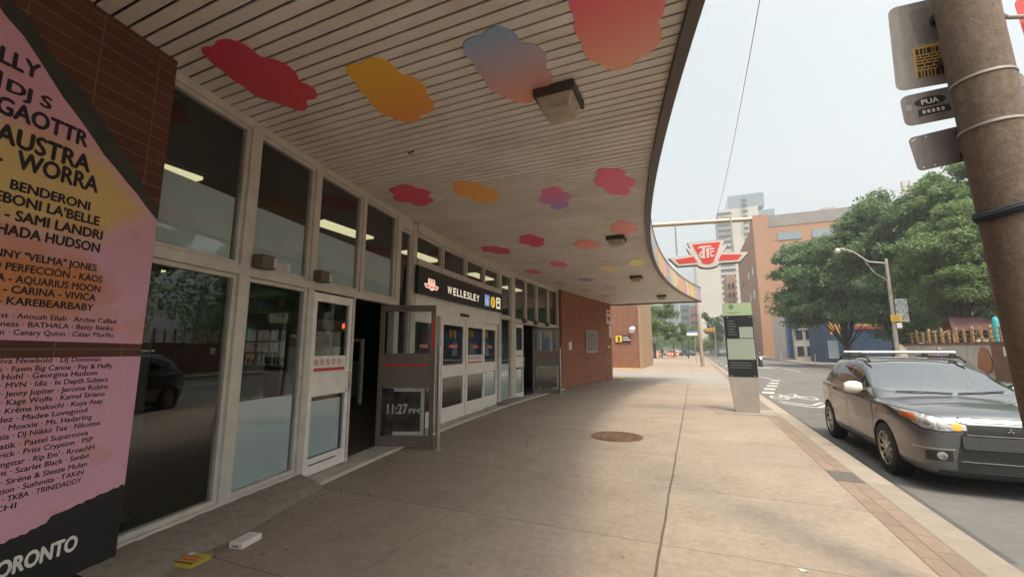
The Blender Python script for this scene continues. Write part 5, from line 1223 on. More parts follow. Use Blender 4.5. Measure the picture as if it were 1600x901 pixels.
car('dark grey crossover with white roof bars and amber headlight parked at the kerb', (3.30, 9.03, -.13), 0, paint('grey_paint', (.148, .148, .152), .9, .36), 'car')
car('dark navy car seen behind the grey crossover in the far lane', (7.35, 11.75, -.13), math.pi, paint('navy_paint', (.035, .04, .065), .4, .3), 'car', False)

# ================================================================ TREES
def leaf_mat(name, a, b):
    k = NT(name); t = k.t; g = k.n('ShaderNodeNewGeometry'); co = k.coord()
    f = k.math('ADD', k.math('MULTIPLY', g.outputs['Random Per Island'], .6), k.math('MULTIPLY', k.noise(co, .35, 3), .4))
    c = k.ramp(f, [(.15, a), (.85, b)]); k.l(c, k.b.inputs['Base Color']); k.set(Roughness=.6)
    tr = k.n('ShaderNodeBsdfTranslucent'); k.l(c, tr.inputs['Color']); mx = k.n('ShaderNodeMixShader', i_Fac=.5)
    k.l(k.b.outputs[0], mx.inputs[1]); k.l(tr.outputs[0], mx.inputs[2]); k.l(mx.outputs[0], k.o.inputs[0]); return k.m
M['leaf_dark'] = leaf_mat('leaf_dark', (.08, .135, .062), (.22, .315, .145)); M['leaf_mid'] = leaf_mat('leaf_mid', (.10, .165, .055), (.25, .345, .13)); M['leaf_light'] = leaf_mat('leaf_light', (.07, .12, .035), (.15, .21, .07))
M['bark'] = mat('bark', (.055, .043, .034), .35, 9, .95, bump=.5, bscale=30)
rng = np.random.default_rng(11)
def leaves(blobs, nper, size, flat=.35):
    """blobs: (x,y,z,rx,ry,rz); each is a spray of leaf quads, denser toward its shell"""
    P_ = []
    for (x, y, z, rx, ry, rz), n in zip(blobs, nper):
        d = rng.normal(size=(n, 3)); d /= np.linalg.norm(d, axis=1)[:, None]
        r = rng.random(n)[:, None] ** .45
        p = d * r * np.array([rx, ry, rz]); lump = .85 + .3 * np.sin(p[:, :1] * 3.1 + x) * np.cos(p[:, 1:2] * 2.7 + y)
        P_.append(p * lump + np.array([x, y, z]))
    p = np.concatenate(P_); n = len(p)
    nr = rng.normal(size=(n, 3)) * np.array([1, 1, .8]) + np.array([0, 0, .9]); nr /= np.linalg.norm(nr, axis=1)[:, None]
    a = np.cross(nr, rng.normal(size=(n, 3))); a /= np.linalg.norm(a, axis=1)[:, None]; b = np.cross(nr, a)
    s = size * (.6 + .8 * rng.random(n))[:, None]
    q = np.stack([p - a * s, p - b * s * .55, p + a * s, p + b * s * .55], 1).reshape(-1, 3)
    return q
def leaf_mesh(name, q, m, parent, off):
    me = bpy.data.meshes.new(name); n = len(q) // 4
    me.vertices.add(n * 4); me.vertices.foreach_set('co', (q - np.array(off)).astype(np.float32).ravel())
    me.loops.add(n * 4); me.loops.foreach_set('vertex_index', np.arange(n * 4, dtype=np.int32))
    me.polygons.add(n); me.polygons.foreach_set('loop_start', np.arange(0, n * 4, 4, dtype=np.int32)); me.polygons.foreach_set('loop_total', np.full(n, 4, dtype=np.int32))
    me.materials.append(m); me.update(); me.validate()
    o = bpy.data.objects.new(name, me); C.objects.link(o)
    if parent is not None: o.parent = parent
    return o
def tree(label, base, crown, nb, per, size, m, trunk_r=.2, group=None, fork=.35, flat=.42, nm='street_tree', blob=(.2, .34)):
    """crown: (cx,cy,cz,rx,ry,rz) overall envelope"""
    cx, cy, cz, rx, ry, rz = crown
    T = thing(nm, label, 'tree', base, group)
    bl = []
    while len(bl) < nb:
        d = rng.normal(size=3); d /= np.linalg.norm(d); r = rng.random() ** .4
        if d[2] < -.75: continue
        k = rng.uniform(*blob)
        bl.append((cx + d[0] * rx * r * .85, cy + d[1] * ry * r * .85, cz + d[2] * rz * r * .88, rx * k * 1.15, ry * k * 1.15, rz * k * flat * 1.6))
    q = leaves(bl, [per] * nb, size)
    g = MB(); bx, by, bz = base; fz = bz + (cz - rz - bz) * .75 + .3 * rz * fork
    fz = max(fz, bz + 1.2)
    mid = (bx + (cx - bx) * .25, by + (cy - by) * .25, fz)
    g.tube([(bx, by, bz - .1), (bx + .04, by, bz + .4), ((bx + mid[0]) / 2 + .08, by, (bz + fz) / 2), mid], [trunk_r * 1.35, trunk_r, trunk_r * .85, trunk_r * .75], 10)
    for i, b_ in enumerate(bl):
        if i % 6 and nb > 12: continue
        m1 = ((mid[0] * .55 + b_[0] * .45) + rng.uniform(-.2, .2), (mid[1] * .55 + b_[1] * .45) + rng.uniform(-.2, .2), mid[2] * .45 + b_[2] * .55)
        g.tube([mid, m1, b_[:3]], [trunk_r * .32, trunk_r * .15, trunk_r * .04], 6)
    g.build('trunk', M['bark'], T, smooth=True)
    leaf_mesh('crown', q, m, T, base); return T
LAY = dict(flat=.32, blob=(.16, .30))
tree('broad dark spreading tree overhanging the blue storefront across the street', (13.6, 50, 0), (13.2, 50, 7.7, 6.3, 5.0, 6.5), 150, 760, .135, M['leaf_dark'], .24, fork=.4, **LAY)
tree('tall dark tree behind the street lamp across the street', (15.8, 47, 0), (16.9, 47, 8.8, 5.2, 5, 7.6), 150, 760, .135, M['leaf_dark'], .24, fork=.4, **LAY)
tree('lighter green tree behind the wooden fence, right of the lamp', (16.9, 38.5, 0), (17.3, 38.4, 7.0, 4.1, 3.6, 5.2), 130, 760, .10, M['leaf_mid'], .2, fork=.3, **LAY)
tree('feathery tree rising highest beside the utility pole', (21.5, 43, 0), (20.4, 43, 11.6, 4.0, 4.2, 6.0), 90, 700, .115, M['leaf_mid'], .22, **LAY)
tree('dark understorey tree in the shade behind the fence', (19.5, 44, 0), (18.5, 45, 4.2, 5.5, 3, 3.4), 30, 600, .16, M['leaf_dark'], .16)
tree('round street tree opposite the station, beyond the right edge of view', (14.6, 21, 0), (14.6, 21, 7.2, 3.6, 4.4, 4.4), 26, 260, .17, M['leaf_dark'], .22)
tree('dense street tree opposite the nearest window, beyond the right edge', (14.8, 11.5, 0), (14.8, 11.5, 6.4, 3.6, 4.6, 4.6), 26, 260, .17, M['leaf_dark'], .22)
tree('leafy street tree opposite the brick pier, beyond the right edge', (15, 2.5, 0), (15, 2.5, 6.4, 3.6, 4.6, 4.6), 22, 240, .17, M['leaf_dark'], .22)
# left side, past the canopy
tree('big park tree beyond the brick annex at the sidewalk end', (-6.5, 78, 0), (-6.2, 78, 6.2, 4.4, 4, 4.6), 30, 300, .2, M['leaf_mid'], .24)
tree('dark conifer-like tree behind the big park tree', (-10, 86, 0), (-9.5, 86, 7.5, 4.4, 4, 5.6), 26, 260, .22, M['leaf_dark'], .24)
tree('pale young tree on the sidewalk beyond the annex', (-3.6, 84, 0), (-3.6, 84, 4.3, 1.9, 1.9, 2.3), 16, 220, .15, M['leaf_light'], .09)
tree('slim street tree beside the leaning wooden pole', (-1.0, 77, 0), (-.9, 77, 4.6, 1.7, 1.7, 2.0), 14, 220, .14, M['leaf_mid'], .09)
tree('small street tree in front of the pale tree row', (-2.5, 98, 0), (-2.4, 98, 4.8, 2.0, 2, 2.4), 14, 220, .16, M['leaf_mid'], .1)
tree('dark round tree past the traffic signal on the right', (5.0, 112, 0), (4.6, 112, 6.6, 3.0, 3, 5.2), 24, 260, .22, M['leaf_dark'], .25)
tree('dark narrow tree beside the orange building base', (9.4, 118, 0), (9.2, 118, 5.0, 2.0, 2.4, 4.4), 18, 220, .22, M['leaf_dark'], .2)
tree('low bright tree on the far corner', (8.2, 102, 0), (8.2, 102, 3.0, 1.5, 1.5, 1.4), 10, 180, .16, M['leaf_light'], .08)
q = leaves([(x, 150 + rng.uniform(-8, 8), rng.uniform(2, 5.5), 4.5, 4, rng.uniform(2, 3.5)) for x in np.linspace(-34, 6, 26)], [420] * 26, .32)
tw = leaf_mesh('distant_foliage', q, M['leaf_mid'], None, (0, 0, 0)); tag(tw, 'mass of distant street greenery at the far end of the road', 'foliage'); struct(tw, 'stuff')
q = leaves([(rng.uniform(24, 34), y, rng.uniform(2, 8), 3.5, 4, rng.uniform(2, 3)) for y in np.linspace(26, 62, 16)], [360] * 16, .26)
tw = leaf_mesh('thicket', q, M['leaf_dark'], None, (0, 0, 0)); tag(tw, 'dark thicket filling the yard behind the fence trees', 'foliage'); struct(tw, 'stuff')

# ================================================================ BUILDINGS
M['win'] = glass('far_glass', f0=.08, opaque=(.03, .035, .04))
M['win_pale'] = glass('pale_glass', f0=.1, opaque=(.16, .2, .22))
M['orange_brick'] = brick_mat('orange_brick', (.40, .20, .115), (.36, .18, .105), (.40, .27, .18), .3, .09, .01, .5, .12)
M['tan_brick'] = brick_mat('tan_brick', (.40, .20, .12), (.36, .18, .11), (.42, .3, .22), .3, .09, .01, .5, .12)
M['pale_wall'] = mat('pale_wall', (.46, .43, .385), .06, .3, .8); M['grey_wall'] = mat('grey_wall', (.3, .29, .28), .1, .3, .8); M['beige_wall'] = mat('beige_wall', (.42, .36, .29), .1, .5, .85)
M['slate'] = mat('slate_band', (.22, .20, .19), .1, .5, .8)
def bldg(nm, label, x0, x1, y0, y1, h, m, bands=(), wins=(), extra=()):
    T = thing(nm, label, 'building', ((x0 + x1) / 2, (y0 + y1) / 2, -.1))
    g = MB(); g.box((x0, y0, -.5), (x1, y1, h)); 
    # brick uv: use x for the street front and y for the sides
    g.uv = [(p[0] + p[1], p[2]) for p in g.v]
    g.build('wall', m, T)
    for nme, lo, hi, mt in extra:
        e = MB(); e.box(lo, hi); e.uv = [(p[0] + p[1], p[2]) for p in e.v]; e.build(nme, mt, T)
    for lo, hi, mt in wins:
        e = MB(); e.box(lo, hi); e.build('window', mt, T)
    return T
ow = []
for z in (21.4, 25.2):
    ow.append(((18.2, 104.85, z), (22.6, 105.0, z + 1.7), M['win_pale'])); ow.append(((24.5, 104.85, z), (31, 105.0, z + 1.7), M['win_pale']))
ow += [((13.85, 112 + 7 * k, 8 + 5.5 * j), (14.0, 114.2 + 7 * k, 10 + 5.5 * j), M['win_pale']) for k in range(4) for j in range(3)]
bldg('brick_tower_block', 'large orange brick block with blank walls beyond the trees on the right', 14.0, 42, 105, 145, 30.0, M['orange_brick'], wins=ow,
     extra=(('stair_tower', (13.6, 104.2, -.5), (16.6, 110, 31.2), M['orange_brick']), ('parapet_band', (16.6, 104.9, 28.4), (42.1, 145.1, 31.0), M['slate']), ('roof_box', (28.5, 112, 31.0), (31, 116, 33.4), M['beige_wall'])))
ww = []
for k in range(22): ww.append(((14.5, 229.7, 8 + 2.9 * k), (21.0, 230.0, 9.2 + 2.9 * k), M['win']))
for k in range(24): ww.append(((26.0, 229.7, 8 + 2.9 * k), (28.2, 230.0, 9.3 + 2.9 * k), M['win']))
bldg('residential_tower', 'tall pale residential tower with stepped glass top behind the orange block', 3.2, 38, 230, 262, 56, M['pale_wall'], wins=ww,
     extra=(('upper_block', (15, 231, 56), (33, 258, 72), M['pale_wall']), ('glass_top', (20, 232, 72), (36, 256, 79), M['win_pale']), ('upper_slab', (33, 232, 56), (40, 256, 70), M['win_pale']),
            ('balcony_stack', (2.2, 229.4, 8), (3.2, 245, 54), M['grey_wall'])))
bldg('brown_apartment_block', 'narrow brown brick apartment block wedged beside the orange block', 10.9, 13.4, 150, 165, 25.5, M['tan_brick'], wins=[((10.9 + .3 + 1.1 * i, 149.8, 6 + 3 * k), (10.9 + .9 + 1.1 * i, 150.0, 7.6 + 3 * k), M['win']) for k in range(6) for i in range(2)])
def hazetower(nm, lab, x0, x1, y, h, m, d=25):
    bldg(nm, lab, x0, x1, y, y + d, h, m, wins=[((x0 + .5, y - .3, z), (x1 - .5, y, z + 1.6), M['win']) for z in np.arange(6, h - 4, 4.2)])
hazetower('glass_tower', 'hazy blue skyscraper with pointed roof far left of the transit sign', -29, -16.5, 600, 104, M['win_pale'])
g = MB(); g.add([(-29, 600, 104), (-16.5, 600, 104), (-16.5, 625, 104), (-29, 625, 104), (-22.7, 612, 122)], [(0, 1, 4), (1, 2, 4), (2, 3, 4), (3, 0, 4), (3, 2, 1, 0)]); g.build('pointed_roof', M['win_pale'], bpy.data.objects['glass_tower'])
hazetower('glass_tower', 'hazy blue tower low behind the canopy tip', -10.5, 3.2, 500, 64, M['win_pale'])
hazetower('glass_tower', 'blue glass mid-rise under the canopy tip behind street trees', -6.3, -1.6, 260, 27, M['win_pale'])
hazetower('brick_midrise', 'reddish brick mid-rise beside the leaning pole far away', -1.3, 4.0, 240, 24, M['tan_brick'])
bldg('grey_shed', 'low grey building at the road end behind dark trees', 5.5, 13, 170, 190, 12, M['grey_wall'])
# blue storefront and neighbours across the street
M['blue_paint'] = mat('blue_wall', (.012, .034, .08), .25, 1.2, .6); M['blue_panel'] = mat('blue_panel', (.05, .11, .25), .2, .8, .5)
SF = bldg('storefront', 'bright blue single storey storefront with orange paint splashes under the trees', 14.3, 21, 61, 68, 5.3, M['blue_paint'], wins=[((14.6, 60.9, .5), (15.6, 61.0, 2.6), M['win_pale']), ((16.2, 60.9, .4), (17.0, 61.0, 2.5), M['win'])],
     extra=(('fascia_band', (17.2, 60.85, 3.9), (21.1, 61.0, 4.25), mat('red_band', (.22, .04, .025), .2, 2, .6)), ('fascia_band', (17.2, 60.86, 4.26), (21.1, 61.0, 4.5), mat('yellow_band', (.30, .2, .04), .2, 2, .6))))
g = MB(); F6 = lambda u, v, w: (u, 60.95 - w, v)
for p in ([(15.0, 3.3), (15.25, 3.3), (15.3, 3.9), (15.6, 3.9), (15.7, 3.35), (15.95, 3.35), (16.05, 4.3), (16.25, 4.8), (15.95, 4.7), (15.7, 4.5), (15.3, 4.5), (15.0, 4.9), (14.9, 4.4)],): g.prism(p, F6, 0, .03)
g.build('painted_figure', mat('painted_orange', (.5, .24, .03), .15, 3, .6), SF)
BP = bldg('white_shop', 'white and blue shopfront between the orange block and the storefront', 13.8, 17.5, 74, 92, 7.2, M['pale_wall'], wins=[((14.0 + 1.2 * i, 73.9, .6 + 2.4 * k), (14.8 + 1.2 * i, 74.0, 2.0 + 2.4 * k), M['win']) for i in range(3) for k in range(3)])
g = MB(); g.box((13.3, 75.5, .3), (13.79, 77.5, 10.4)); g.box((13.1, 70, 4.6), (14.4, 73.88, 6.0)); g.build('blue_panel', M['blue_panel'], BP)
bldg('beige_building', 'beige walk-up building half hidden behind the spreading tree', 18, 34, 70, 95, 13, M['beige_wall'], wins=[((18.5 + 2.2 * i, 69.8, 2 + 3.2 * k), (19.7 + 2.2 * i, 70.0, 3.7 + 3.2 * k), M['win']) for i in range(6) for k in range(3)])
# yard wall, fence, play house
YW = thing('yard_wall', 'low white and brown painted wall under the wooden fence', 'wall', (14.1, 30, 0))
g = MB(); g.box((14.0, 16, -.1), (14.25, 39, 1.85)); g.build('wall', mat('yard_white', (.42, .38, .34), .25, 1.5, .85), YW)
g = MB(); g.box((13.94, 15.9, 1.851), (14.31, 39.1, 1.98)); g.build('coping', mat('coping_brown', (.15, .065, .035), .2, 3, .8), YW)
g = MB(); g.box((13.97, 16, -.1), (13.999, 29.6, 1.84)); g.build('brown_panel', mat('wall_brown', (.17, .08, .045), .3, 2, .85), YW)
g = MB(); FX = lambda u, v, w: (13.965 - w, u, v); g.prism([(30.9, .6), (30.7, 1.3), (30.4, 1.7), (29.9, 1.6), (29.6, 1.0), (29.75, .5), (30.2, .3)], FX, .0, .03); g.prism([(28.6, 1.25), (28.1, 1.25), (28.1, 1.7), (28.6, 1.7)], FX, .0, .03, 1); g.build('painted_shape', [mat('ochre', (.30, .12, .05), .2, 3, .8), M['white_paint']], YW)
WF = thing('wooden_fence', 'tan wooden lattice fence on top of the yard wall', 'fence', (14.1, 30, 1.98))
M['fence'] = mat('fence_wood', (.34, .20, .095), .3, 4, .85)
ys_ = np.arange(16.5, 39, .78)
for y in ys_:
    g = MB(); w = .07 if int((y - 16.5) / .78) % 2 else .05; g.box((14.08, y - w, 1.981), (14.18, y + w, 2.86 if w > .06 else 2.74)); g.build('post', M['fence'], WF, bevel=.01)
for z in (2.14, 2.40, 2.66):
    g = MB(); g.box((14.10, 16.4, z), (14.16, 39, z + .035)); g.build('rail', M['fence'], WF)
PH = thing('play_house', 'dark red gabled play house roof rising above the fence', 'playhouse', (16.2, 35.5, 0))
g = MB(); g.prism([(15.1, 2.75), (17.6, 2.75), (17.5, 3.55), (15.3, 3.65)], lambda u, v, w: (u, 35.5 - w - (v - 2.75) * -.8, v), -.05, .05); g.prism([(15.1, 2.75), (17.6, 2.75), (17.5, 3.55), (15.3, 3.65)], lambda u, v, w: (u, 37.0 - w - (v - 2.75) * .8, v), -.05, .05); g.build('roof', mat('dark_red', (.065, .014, .012), .2, 3, .7), PH)
g = MB(); 
for x in (15.2, 17.45):
    for y in (35.6, 36.9): g.box((x - .06, y - .06, -.1), (x + .06, y + .06, 2.76))
g.build('frame', M['fence'], PH)
g = MB(); g.lathe([(.14, 0), (.14, 3.1), (.12, 3.3), (.06, 3.4), (.001, 3.42)], c=(15.75, 32.6, 0), n=16); tag(g.build('play_post', mat('turquoise', (.04, .33, .36), .1, 3, .5), smooth=True), 'turquoise round-topped play post behind the fence', 'post')

# ================================================================ STREET FURNITURE FAR
def street_lamp(lab, base, h, arm, detail=True, group='street lamps'):
    T = thing('street_lamp', lab, 'street lamp', base, group); bx, by, bz = base
    g = MB(); g.tube([(bx, by, bz - .1), (bx + .03, by, bz + h * .5), (bx + .05, by, bz + h)], [.15, .12, .09], 12); g.build('post', mat('lamp_post', (.33, .28, .23), .2, 3, .85), T, smooth=True)
    g = MB(); pts = [(bx + .05, by, bz + h - .35), (bx + arm * .35, by, bz + h - .15), (bx + arm * .65, by, bz + h + .65), (bx + arm * .9, by, bz + h + .98), (bx + arm, by, bz + h + .98)]
    g.tube(pts, .05, 8); g.tube([(bx + .05, by, bz + h - 1.7), (bx + arm * .28, by, bz + h - .9), (bx + arm * .45, by, bz + h + .05)], .03, 6); g.build('arm', M['galv'], T, smooth=True)
    g = MB(); g.lathe([(.001, -.32), (.10, -.28), (.17, -.14), (.17, -.04), (.10, .06), (.05, .12), (.001, .13)], c=(bx + arm, by, bz + h + .92), n=16); g.build('lamp_head', M['silver'], T, smooth=True); return T
street_lamp('curved arm street lamp in front of the dark trees, with yellow sign', (13.1, 38, 0), 8.1, -2.75)
street_lamp('distant street lamp beside the dark round tree', (5.2, 70, 0), 5.6, -2.0)
street_lamp('farthest street lamp left of the dark round tree', (3.9, 92, 0), 6.2, -1.9)
SB = thing('lamp_sign', 'small yellow sign on the curved arm street lamp', 'sign', (13.2, 37.8, 3.75))
g = MB(); g.box((12.92, 37.80, 3.52), (13.52, 37.83, 3.98)); g.build('plate', M['gold'], SB, bevel=.01)
g = MB()
for k in range(4): g.box((13.0, 37.79, 3.58 + k * .1), (13.42 - .05 * (k % 2), 37.799, 3.62 + k * .1))
g.build('print', mat('sign_print', (.3, .15, .02), 0, 1, .6), SB)
g = MB(); g.box((13.2, 37.80, 3.06), (13.5, 37.82, 3.42)); tag(g.build('lamp_plate', M['white_paint'], bevel=.01), 'small white plate below the yellow lamp post sign', 'sign')
BN = thing('street_banner', 'printed street banner hanging from the curved arm lamp post', 'banner', (13.7, 38, 4.3))
g = MB(); g.box((13.32, 37.99, 3.5), (14.0, 38.01, 5.15)); g.build('cloth', picture_mat('banner_print', 5.5, [(.35, (.5, .5, .46)), (.5, (.35, .4, .36)), (.56, (.12, .1, .18)), (.66, (.55, .5, .4))]), BN)
g = MB(); g.tube([(13.1, 38, 5.17), (14.05, 38, 5.17)], .02, 6); g.tube([(13.1, 38, 3.48), (14.05, 38, 3.48)], .02, 6); g.build('bracket', M['black'], BN)
g = MB(); g.tube([(.62, 43, -.1), (.55, 43, 3), (.44, 43, 6.2)], [.17, .155, .14], 12); tag(g.build('wooden_pole', mat('pale_wood', (.30, .235, .18), .3, 8, .9), smooth=True), 'pale leaning wooden pole standing just past the canopy tip', 'pole')
g = MB(); g.tube([(-4.25, 41, 0), (-4.25, 41, 3.25)], .045, 8); tag(g.build('thin_post', M['black'], smooth=True), 'thin black post beside the brick annex corner', 'post')
NS = thing('street_name_sign', 'white and blue street name sign beyond the leaning wooden pole', 'sign', (-.1, 50, 0))
g = MB(); g.tube([(.12, 50, 0), (.12, 50, 3.05)], .04, 8); g.build('post', M['galv'], NS, smooth=True)
g = MB(); g.box((-.68, 49.96, 3.08), (.42, 50.0, 3.55)); g.box((-.68, 49.955, 3.36), (.42, 49.959, 3.54), 1); g.build('panel', [M['white_paint'], mat('street_blue', (.10, .2, .45), 0, 1, .5)], NS, bevel=.02)
TS = thing('traffic_signal', 'yellow traffic signal on a mast arm over the far crossing', 'traffic light', (3.7, 85, 0))
g = MB(); g.tube([(3.75, 85, 0), (3.75, 85, 6.0)], .1, 8); g.tube([(3.75, 85, 5.7), (2.9, 85, 6.3), (1.9, 85, 6.4)], .05, 6); g.build('mast', mat('mast_green', (.05, .075, .06), .1, 3, .6), TS, smooth=True)
g = MB(); g.box((2.0, 84.7, 4.75), (3.55, 84.95, 5.35)); g.build('housing', mat('signal_yellow', (.7, .33, .04), .1, 3, .5), TS, bevel=.03)
for i, x in enumerate((2.3, 2.78, 3.26)):
    g = MB(); g.lathe([(.001, 0), (.15, .0), (.15, -.08)], 'y', (x, 84.69, 5.05), 16); g.build('lens', M['black'] if i else M['amber'], TS)
TP = []
def marker_post(x, y, lab):
    T = thing('lane_post', lab, 'lane post', (x, y, 0), 'white lane marker posts')
    g = MB(); g.lathe([(.09, 0), (.09, .04), (.05, .05), (.05, 1.08), (.001, 1.1)], c=(x, y, -.005), n=12); g.build('post', M['white_paint'], T, smooth=True)
    g = MB(); g.lathe([(.052, .8), (.054, .8), (.054, .95), (.052, .95)], c=(x, y, 0), n=12); g.build('band', M['galv'], T, smooth=True)
marker_post(11.95, 55, 'white flexible lane post at the far kerb left of the crossover'); marker_post(3.3, 40, 'white flexible lane post just behind the info pillar, near cycle lane'); marker_post(11.9, 74, 'white flexible lane post farther along the far kerb')
# annex wall past the canopy
AX = thing('brick_annex', 'brick annex wall with tan corner trim past the station canopy', 'building', (-8, 38, 0))
g = MB(); g.box((-13, 36.5, -.1), (-4.22, 46, 6.4)); g.uv = [(p[0] + p[1], p[2]) for p in g.v]; g.build('wall', brick_mat('annex_brick', (.25, .098, .058), (.21, .085, .052), (.27, .17, .12), .4, .1, .008), AX)
g = MB(); g.box((-4.23, 36.45, -.1), (-3.98, 46, 6.5)); g.build('corner_trim', mat('tan_trim', (.30, .19, .115), .1, 2, .8), AX)
g = MB(); g.lathe([(.001, -.10), (.14, -.08), (.25, -.02), (.28, .0), (.28, .03)], 'y', (-4.75, 36.42, 3.2), 24); CM = g.build('convex_mirror', mat('mirror', (.8, .78, .74), 0, 1, .06, 1.), smooth=True); tag(CM, 'round convex mirror on the brick annex wall', 'mirror')
AS = thing('direction_sign', 'black direction sign with yellow pictogram square on the annex', 'sign', (-5.5, 36.4, 2.45))
g = MB(); g.box((-6.15, 36.40, 2.18), (-4.88, 36.47, 2.74)); g.build('panel', M['black'], AS)
g = MB(); g.box((-6.13, 36.385, 2.20), (-5.6, 36.399, 2.72)); g.build('pictogram_square', M['gold'], AS)
g = MB(); g.lathe([(.001, 0), (.10, 0), (.10, .01)], 'y', (-5.86, 36.37, 2.55), 14); g.box((-5.95, 36.372, 2.26), (-5.77, 36.384, 2.44))
for k, w in enumerate((.42, .55, .62)): g.box((-5.52, 36.388, 2.58 - .13 * k), (-5.52 + w, 36.399, 2.62 - .13 * k), 1)
g.build('print', [M['black'], M['white_paint']], AS)
YT = MB(); YT.box((-6.5, 36.1, .002), (-4.2, 36.48, .03)); YT.box((-3.95, 23.1, .002), (-3.6, 23.9, .06)); struct(YT.build('yellow_paving', mat('tactile_yellow', (.62, .36, .05), .2, 6, .8)))
# far traffic, barrels, motorcycle
def small_car(lab, loc, rz, m):
    T = thing('distant_car', lab, 'car', loc, 'cars at the far crossing', rz)
    g = MB(); pr = [(-2.1, .3), (2.1, .3), (2.15, .7), (1.95, .92), (.95, 1.0), (.35, 1.42), (-1.1, 1.45), (-1.75, 1.05), (-2.12, .95)]
    g.prism(pr, lambda u, v, w: (w, u, v), -.85, .85); g.build('body', m, T, local=True, bevel=.08)
    g = MB(); g.prism([(.9, 1.02), (.33, 1.38), (-1.05, 1.40), (-1.6, 1.04)], lambda u, v, w: (w, u, v), -.87, .87); g.build('windows', M['farglass'], T, local=True)
    for y in (-1.3, 1.3):
        for s in (-1, 1): g = MB(); g.lathe([(.001, -.1), (.3, -.1), (.32, 0), (.3, .1), (.001, .1)], 'x', (s * .78, y, .32), 20); g.build('wheel', M['rubber'], T, local=True, smooth=True)
    return T
small_car('small dark car far away at the crossing, left of the leaning pole', (-1.6, 106, -.15), .5, paint('far_dark', (.06, .065, .07)))
small_car('small pale car far away at the crossing', (-5.2, 110, -.15), 1.2, paint('far_pale', (.45, .45, .45), .1))
small_car('small silver car far up the road behind the info pillar', (6.6, 118, -.13), 0, paint('far_silver', (.3, .3, .3), .4))
BR = None
for i, (x, y) in enumerate(((-7.4, 92), (-6.3, 90), (-4.9, 93), (-4.2, 91), (-3.4, 94))):
    lab = ['leftmost', 'second from left', 'middle', 'second from right', 'rightmost'][i] + ' orange barrel in the far works row by the trees'
    if BR is None:
        BR = thing('work_barrel', lab, 'barrel', (x, y, 0), 'orange barrels at the far road works')
        g = MB(); g.lathe([(.34, 0), (.34, .1), (.27, .1), (.25, .55), (.22, 1.1), (.001, 1.15)], n=14); g.build('drum', mat('barrel_orange', (.65, .14, .05), .1, 3, .6), BR, local=True, smooth=True)
        g = MB(); g.lathe([(.262, .5), (.265, .5), (.258, .68), (.255, .68)], n=14); g.build('band', M['white_paint'], BR, local=True, smooth=True)
    else: copy_tree(BR, (x, y, 0), lab)

# ================================================================ PEOPLE (small in the picture)
def person(lab, loc, h, face, top, legs, hair, step=.18, wide=1.0):
    """one skinned figure; clothing by height"""
    J = dict(pelvis=(0, 0, .53), spine=(0, .005, .63), chest=(0, .01, .74), neck=(0, .0, .845), head=(0, -.012, .90), crown=(0, -.008, .965))
    E_ = [('pelvis', 'spine'), ('spine', 'chest'), ('chest', 'neck'), ('neck', 'head'), ('head', 'crown')]
    Rr = dict(pelvis=.085, spine=.075, chest=.088, neck=.032, head=.055, crown=.035)
    for s, n in ((-1, 'l'), (1, 'r')):
        st = step * s
        J.update({n + 'sh': (s * .105, .01, .805), n + 'el': (s * .135, .02 - st * .25, .645), n + 'wr': (s * .14, -.03 - st * .5, .51), n + 'ha': (s * .14, -.045 - st * .55, .455), n + 'hip': (s * .05, 0, .50), n + 'kn': (s * .055, -.02 + st * .45, .285), n + 'an': (s * .055, .02 + st * .9, .045), n + 'to': (s * .06, -.085 + st * .9, .018)})
        E_ += [('chest', n + 'sh'), (n + 'sh', n + 'el'), (n + 'el', n + 'wr'), (n + 'wr', n + 'ha'), ('pelvis', n + 'hip'), (n + 'hip', n + 'kn'), (n + 'kn', n + 'an'), (n + 'an', n + 'to')]
        Rr.update({n + 'sh': .042, n + 'el': .03, n + 'wr': .02, n + 'ha': .022, n + 'hip': .06, n + 'kn': .04, n + 'an': .027, n + 'to': .022})
    names = list(J); me = bpy.data.meshes.new('person')
    me.from_pydata([Vector(J[n]) * h for n in names], [(names.index(a), names.index(b_)) for a, b_ in E_], [])
    o = bpy.data.objects.new('person', me); C.objects.link(o)
    sk = o.modifiers.new('skin', 'SKIN'); sd = me.skin_vertices[0].data
    for i, n in enumerate(names): sd[i].radius = (Rr[n] * h * wide,) * 2; sd[i].use_root = n == 'pelvis'
    o.modifiers.new('sub', 'SUBSURF').levels = 1
    dg = bpy.context.evaluated_depsgraph_get(); dg.update(); m2 = bpy.data.meshes.new_from_object(o.evaluated_get(dg)); bpy.data.objects.remove(o)
    m2.name = 'person'; m2.materials.clear()
    for m_ in (top, legs, M['skin'], M['black'], hair): m2.materials.append(m_)
    for p in m2.polygons:
        z = p.center.z / h; x = abs(p.center.x) / h
        p.material_index = 3 if z < .05 else 2 if (z > .845 or (x > .11 and z < .53)) else 1 if z < .53 else 0
        if z > .935 or (z > .88 and p.center.y > .02 * h): p.material_index = 4
    m2.polygons.foreach_set('use_smooth', [True] * len(m2.polygons))
    o = bpy.data.objects.new('person', m2); C.objects.link(o); o.location = loc; o.rotation_euler = (0, 0, face); return tag(o, lab, 'person')
M['skin'] = mat('skin', (.42, .25, .17), .1, 6, .6); HAIR = mat('dark_hair', (.02, .015, .012), .2, 9, .7)
person('person in purple and white top seen past the crossover roof', (12.7, 31.6, 0), 1.78, R(80), mat('purple_top', (.30, .20, .34), .35, 20, .8), mat('dark_trousers', (.03, .03, .045), .2, 9, .8), HAIR)
person('person in dark clothes walking toward the far barrels', (-5.6, 84, 0), 1.75, R(10), M['black'], M['ink'], HAIR)
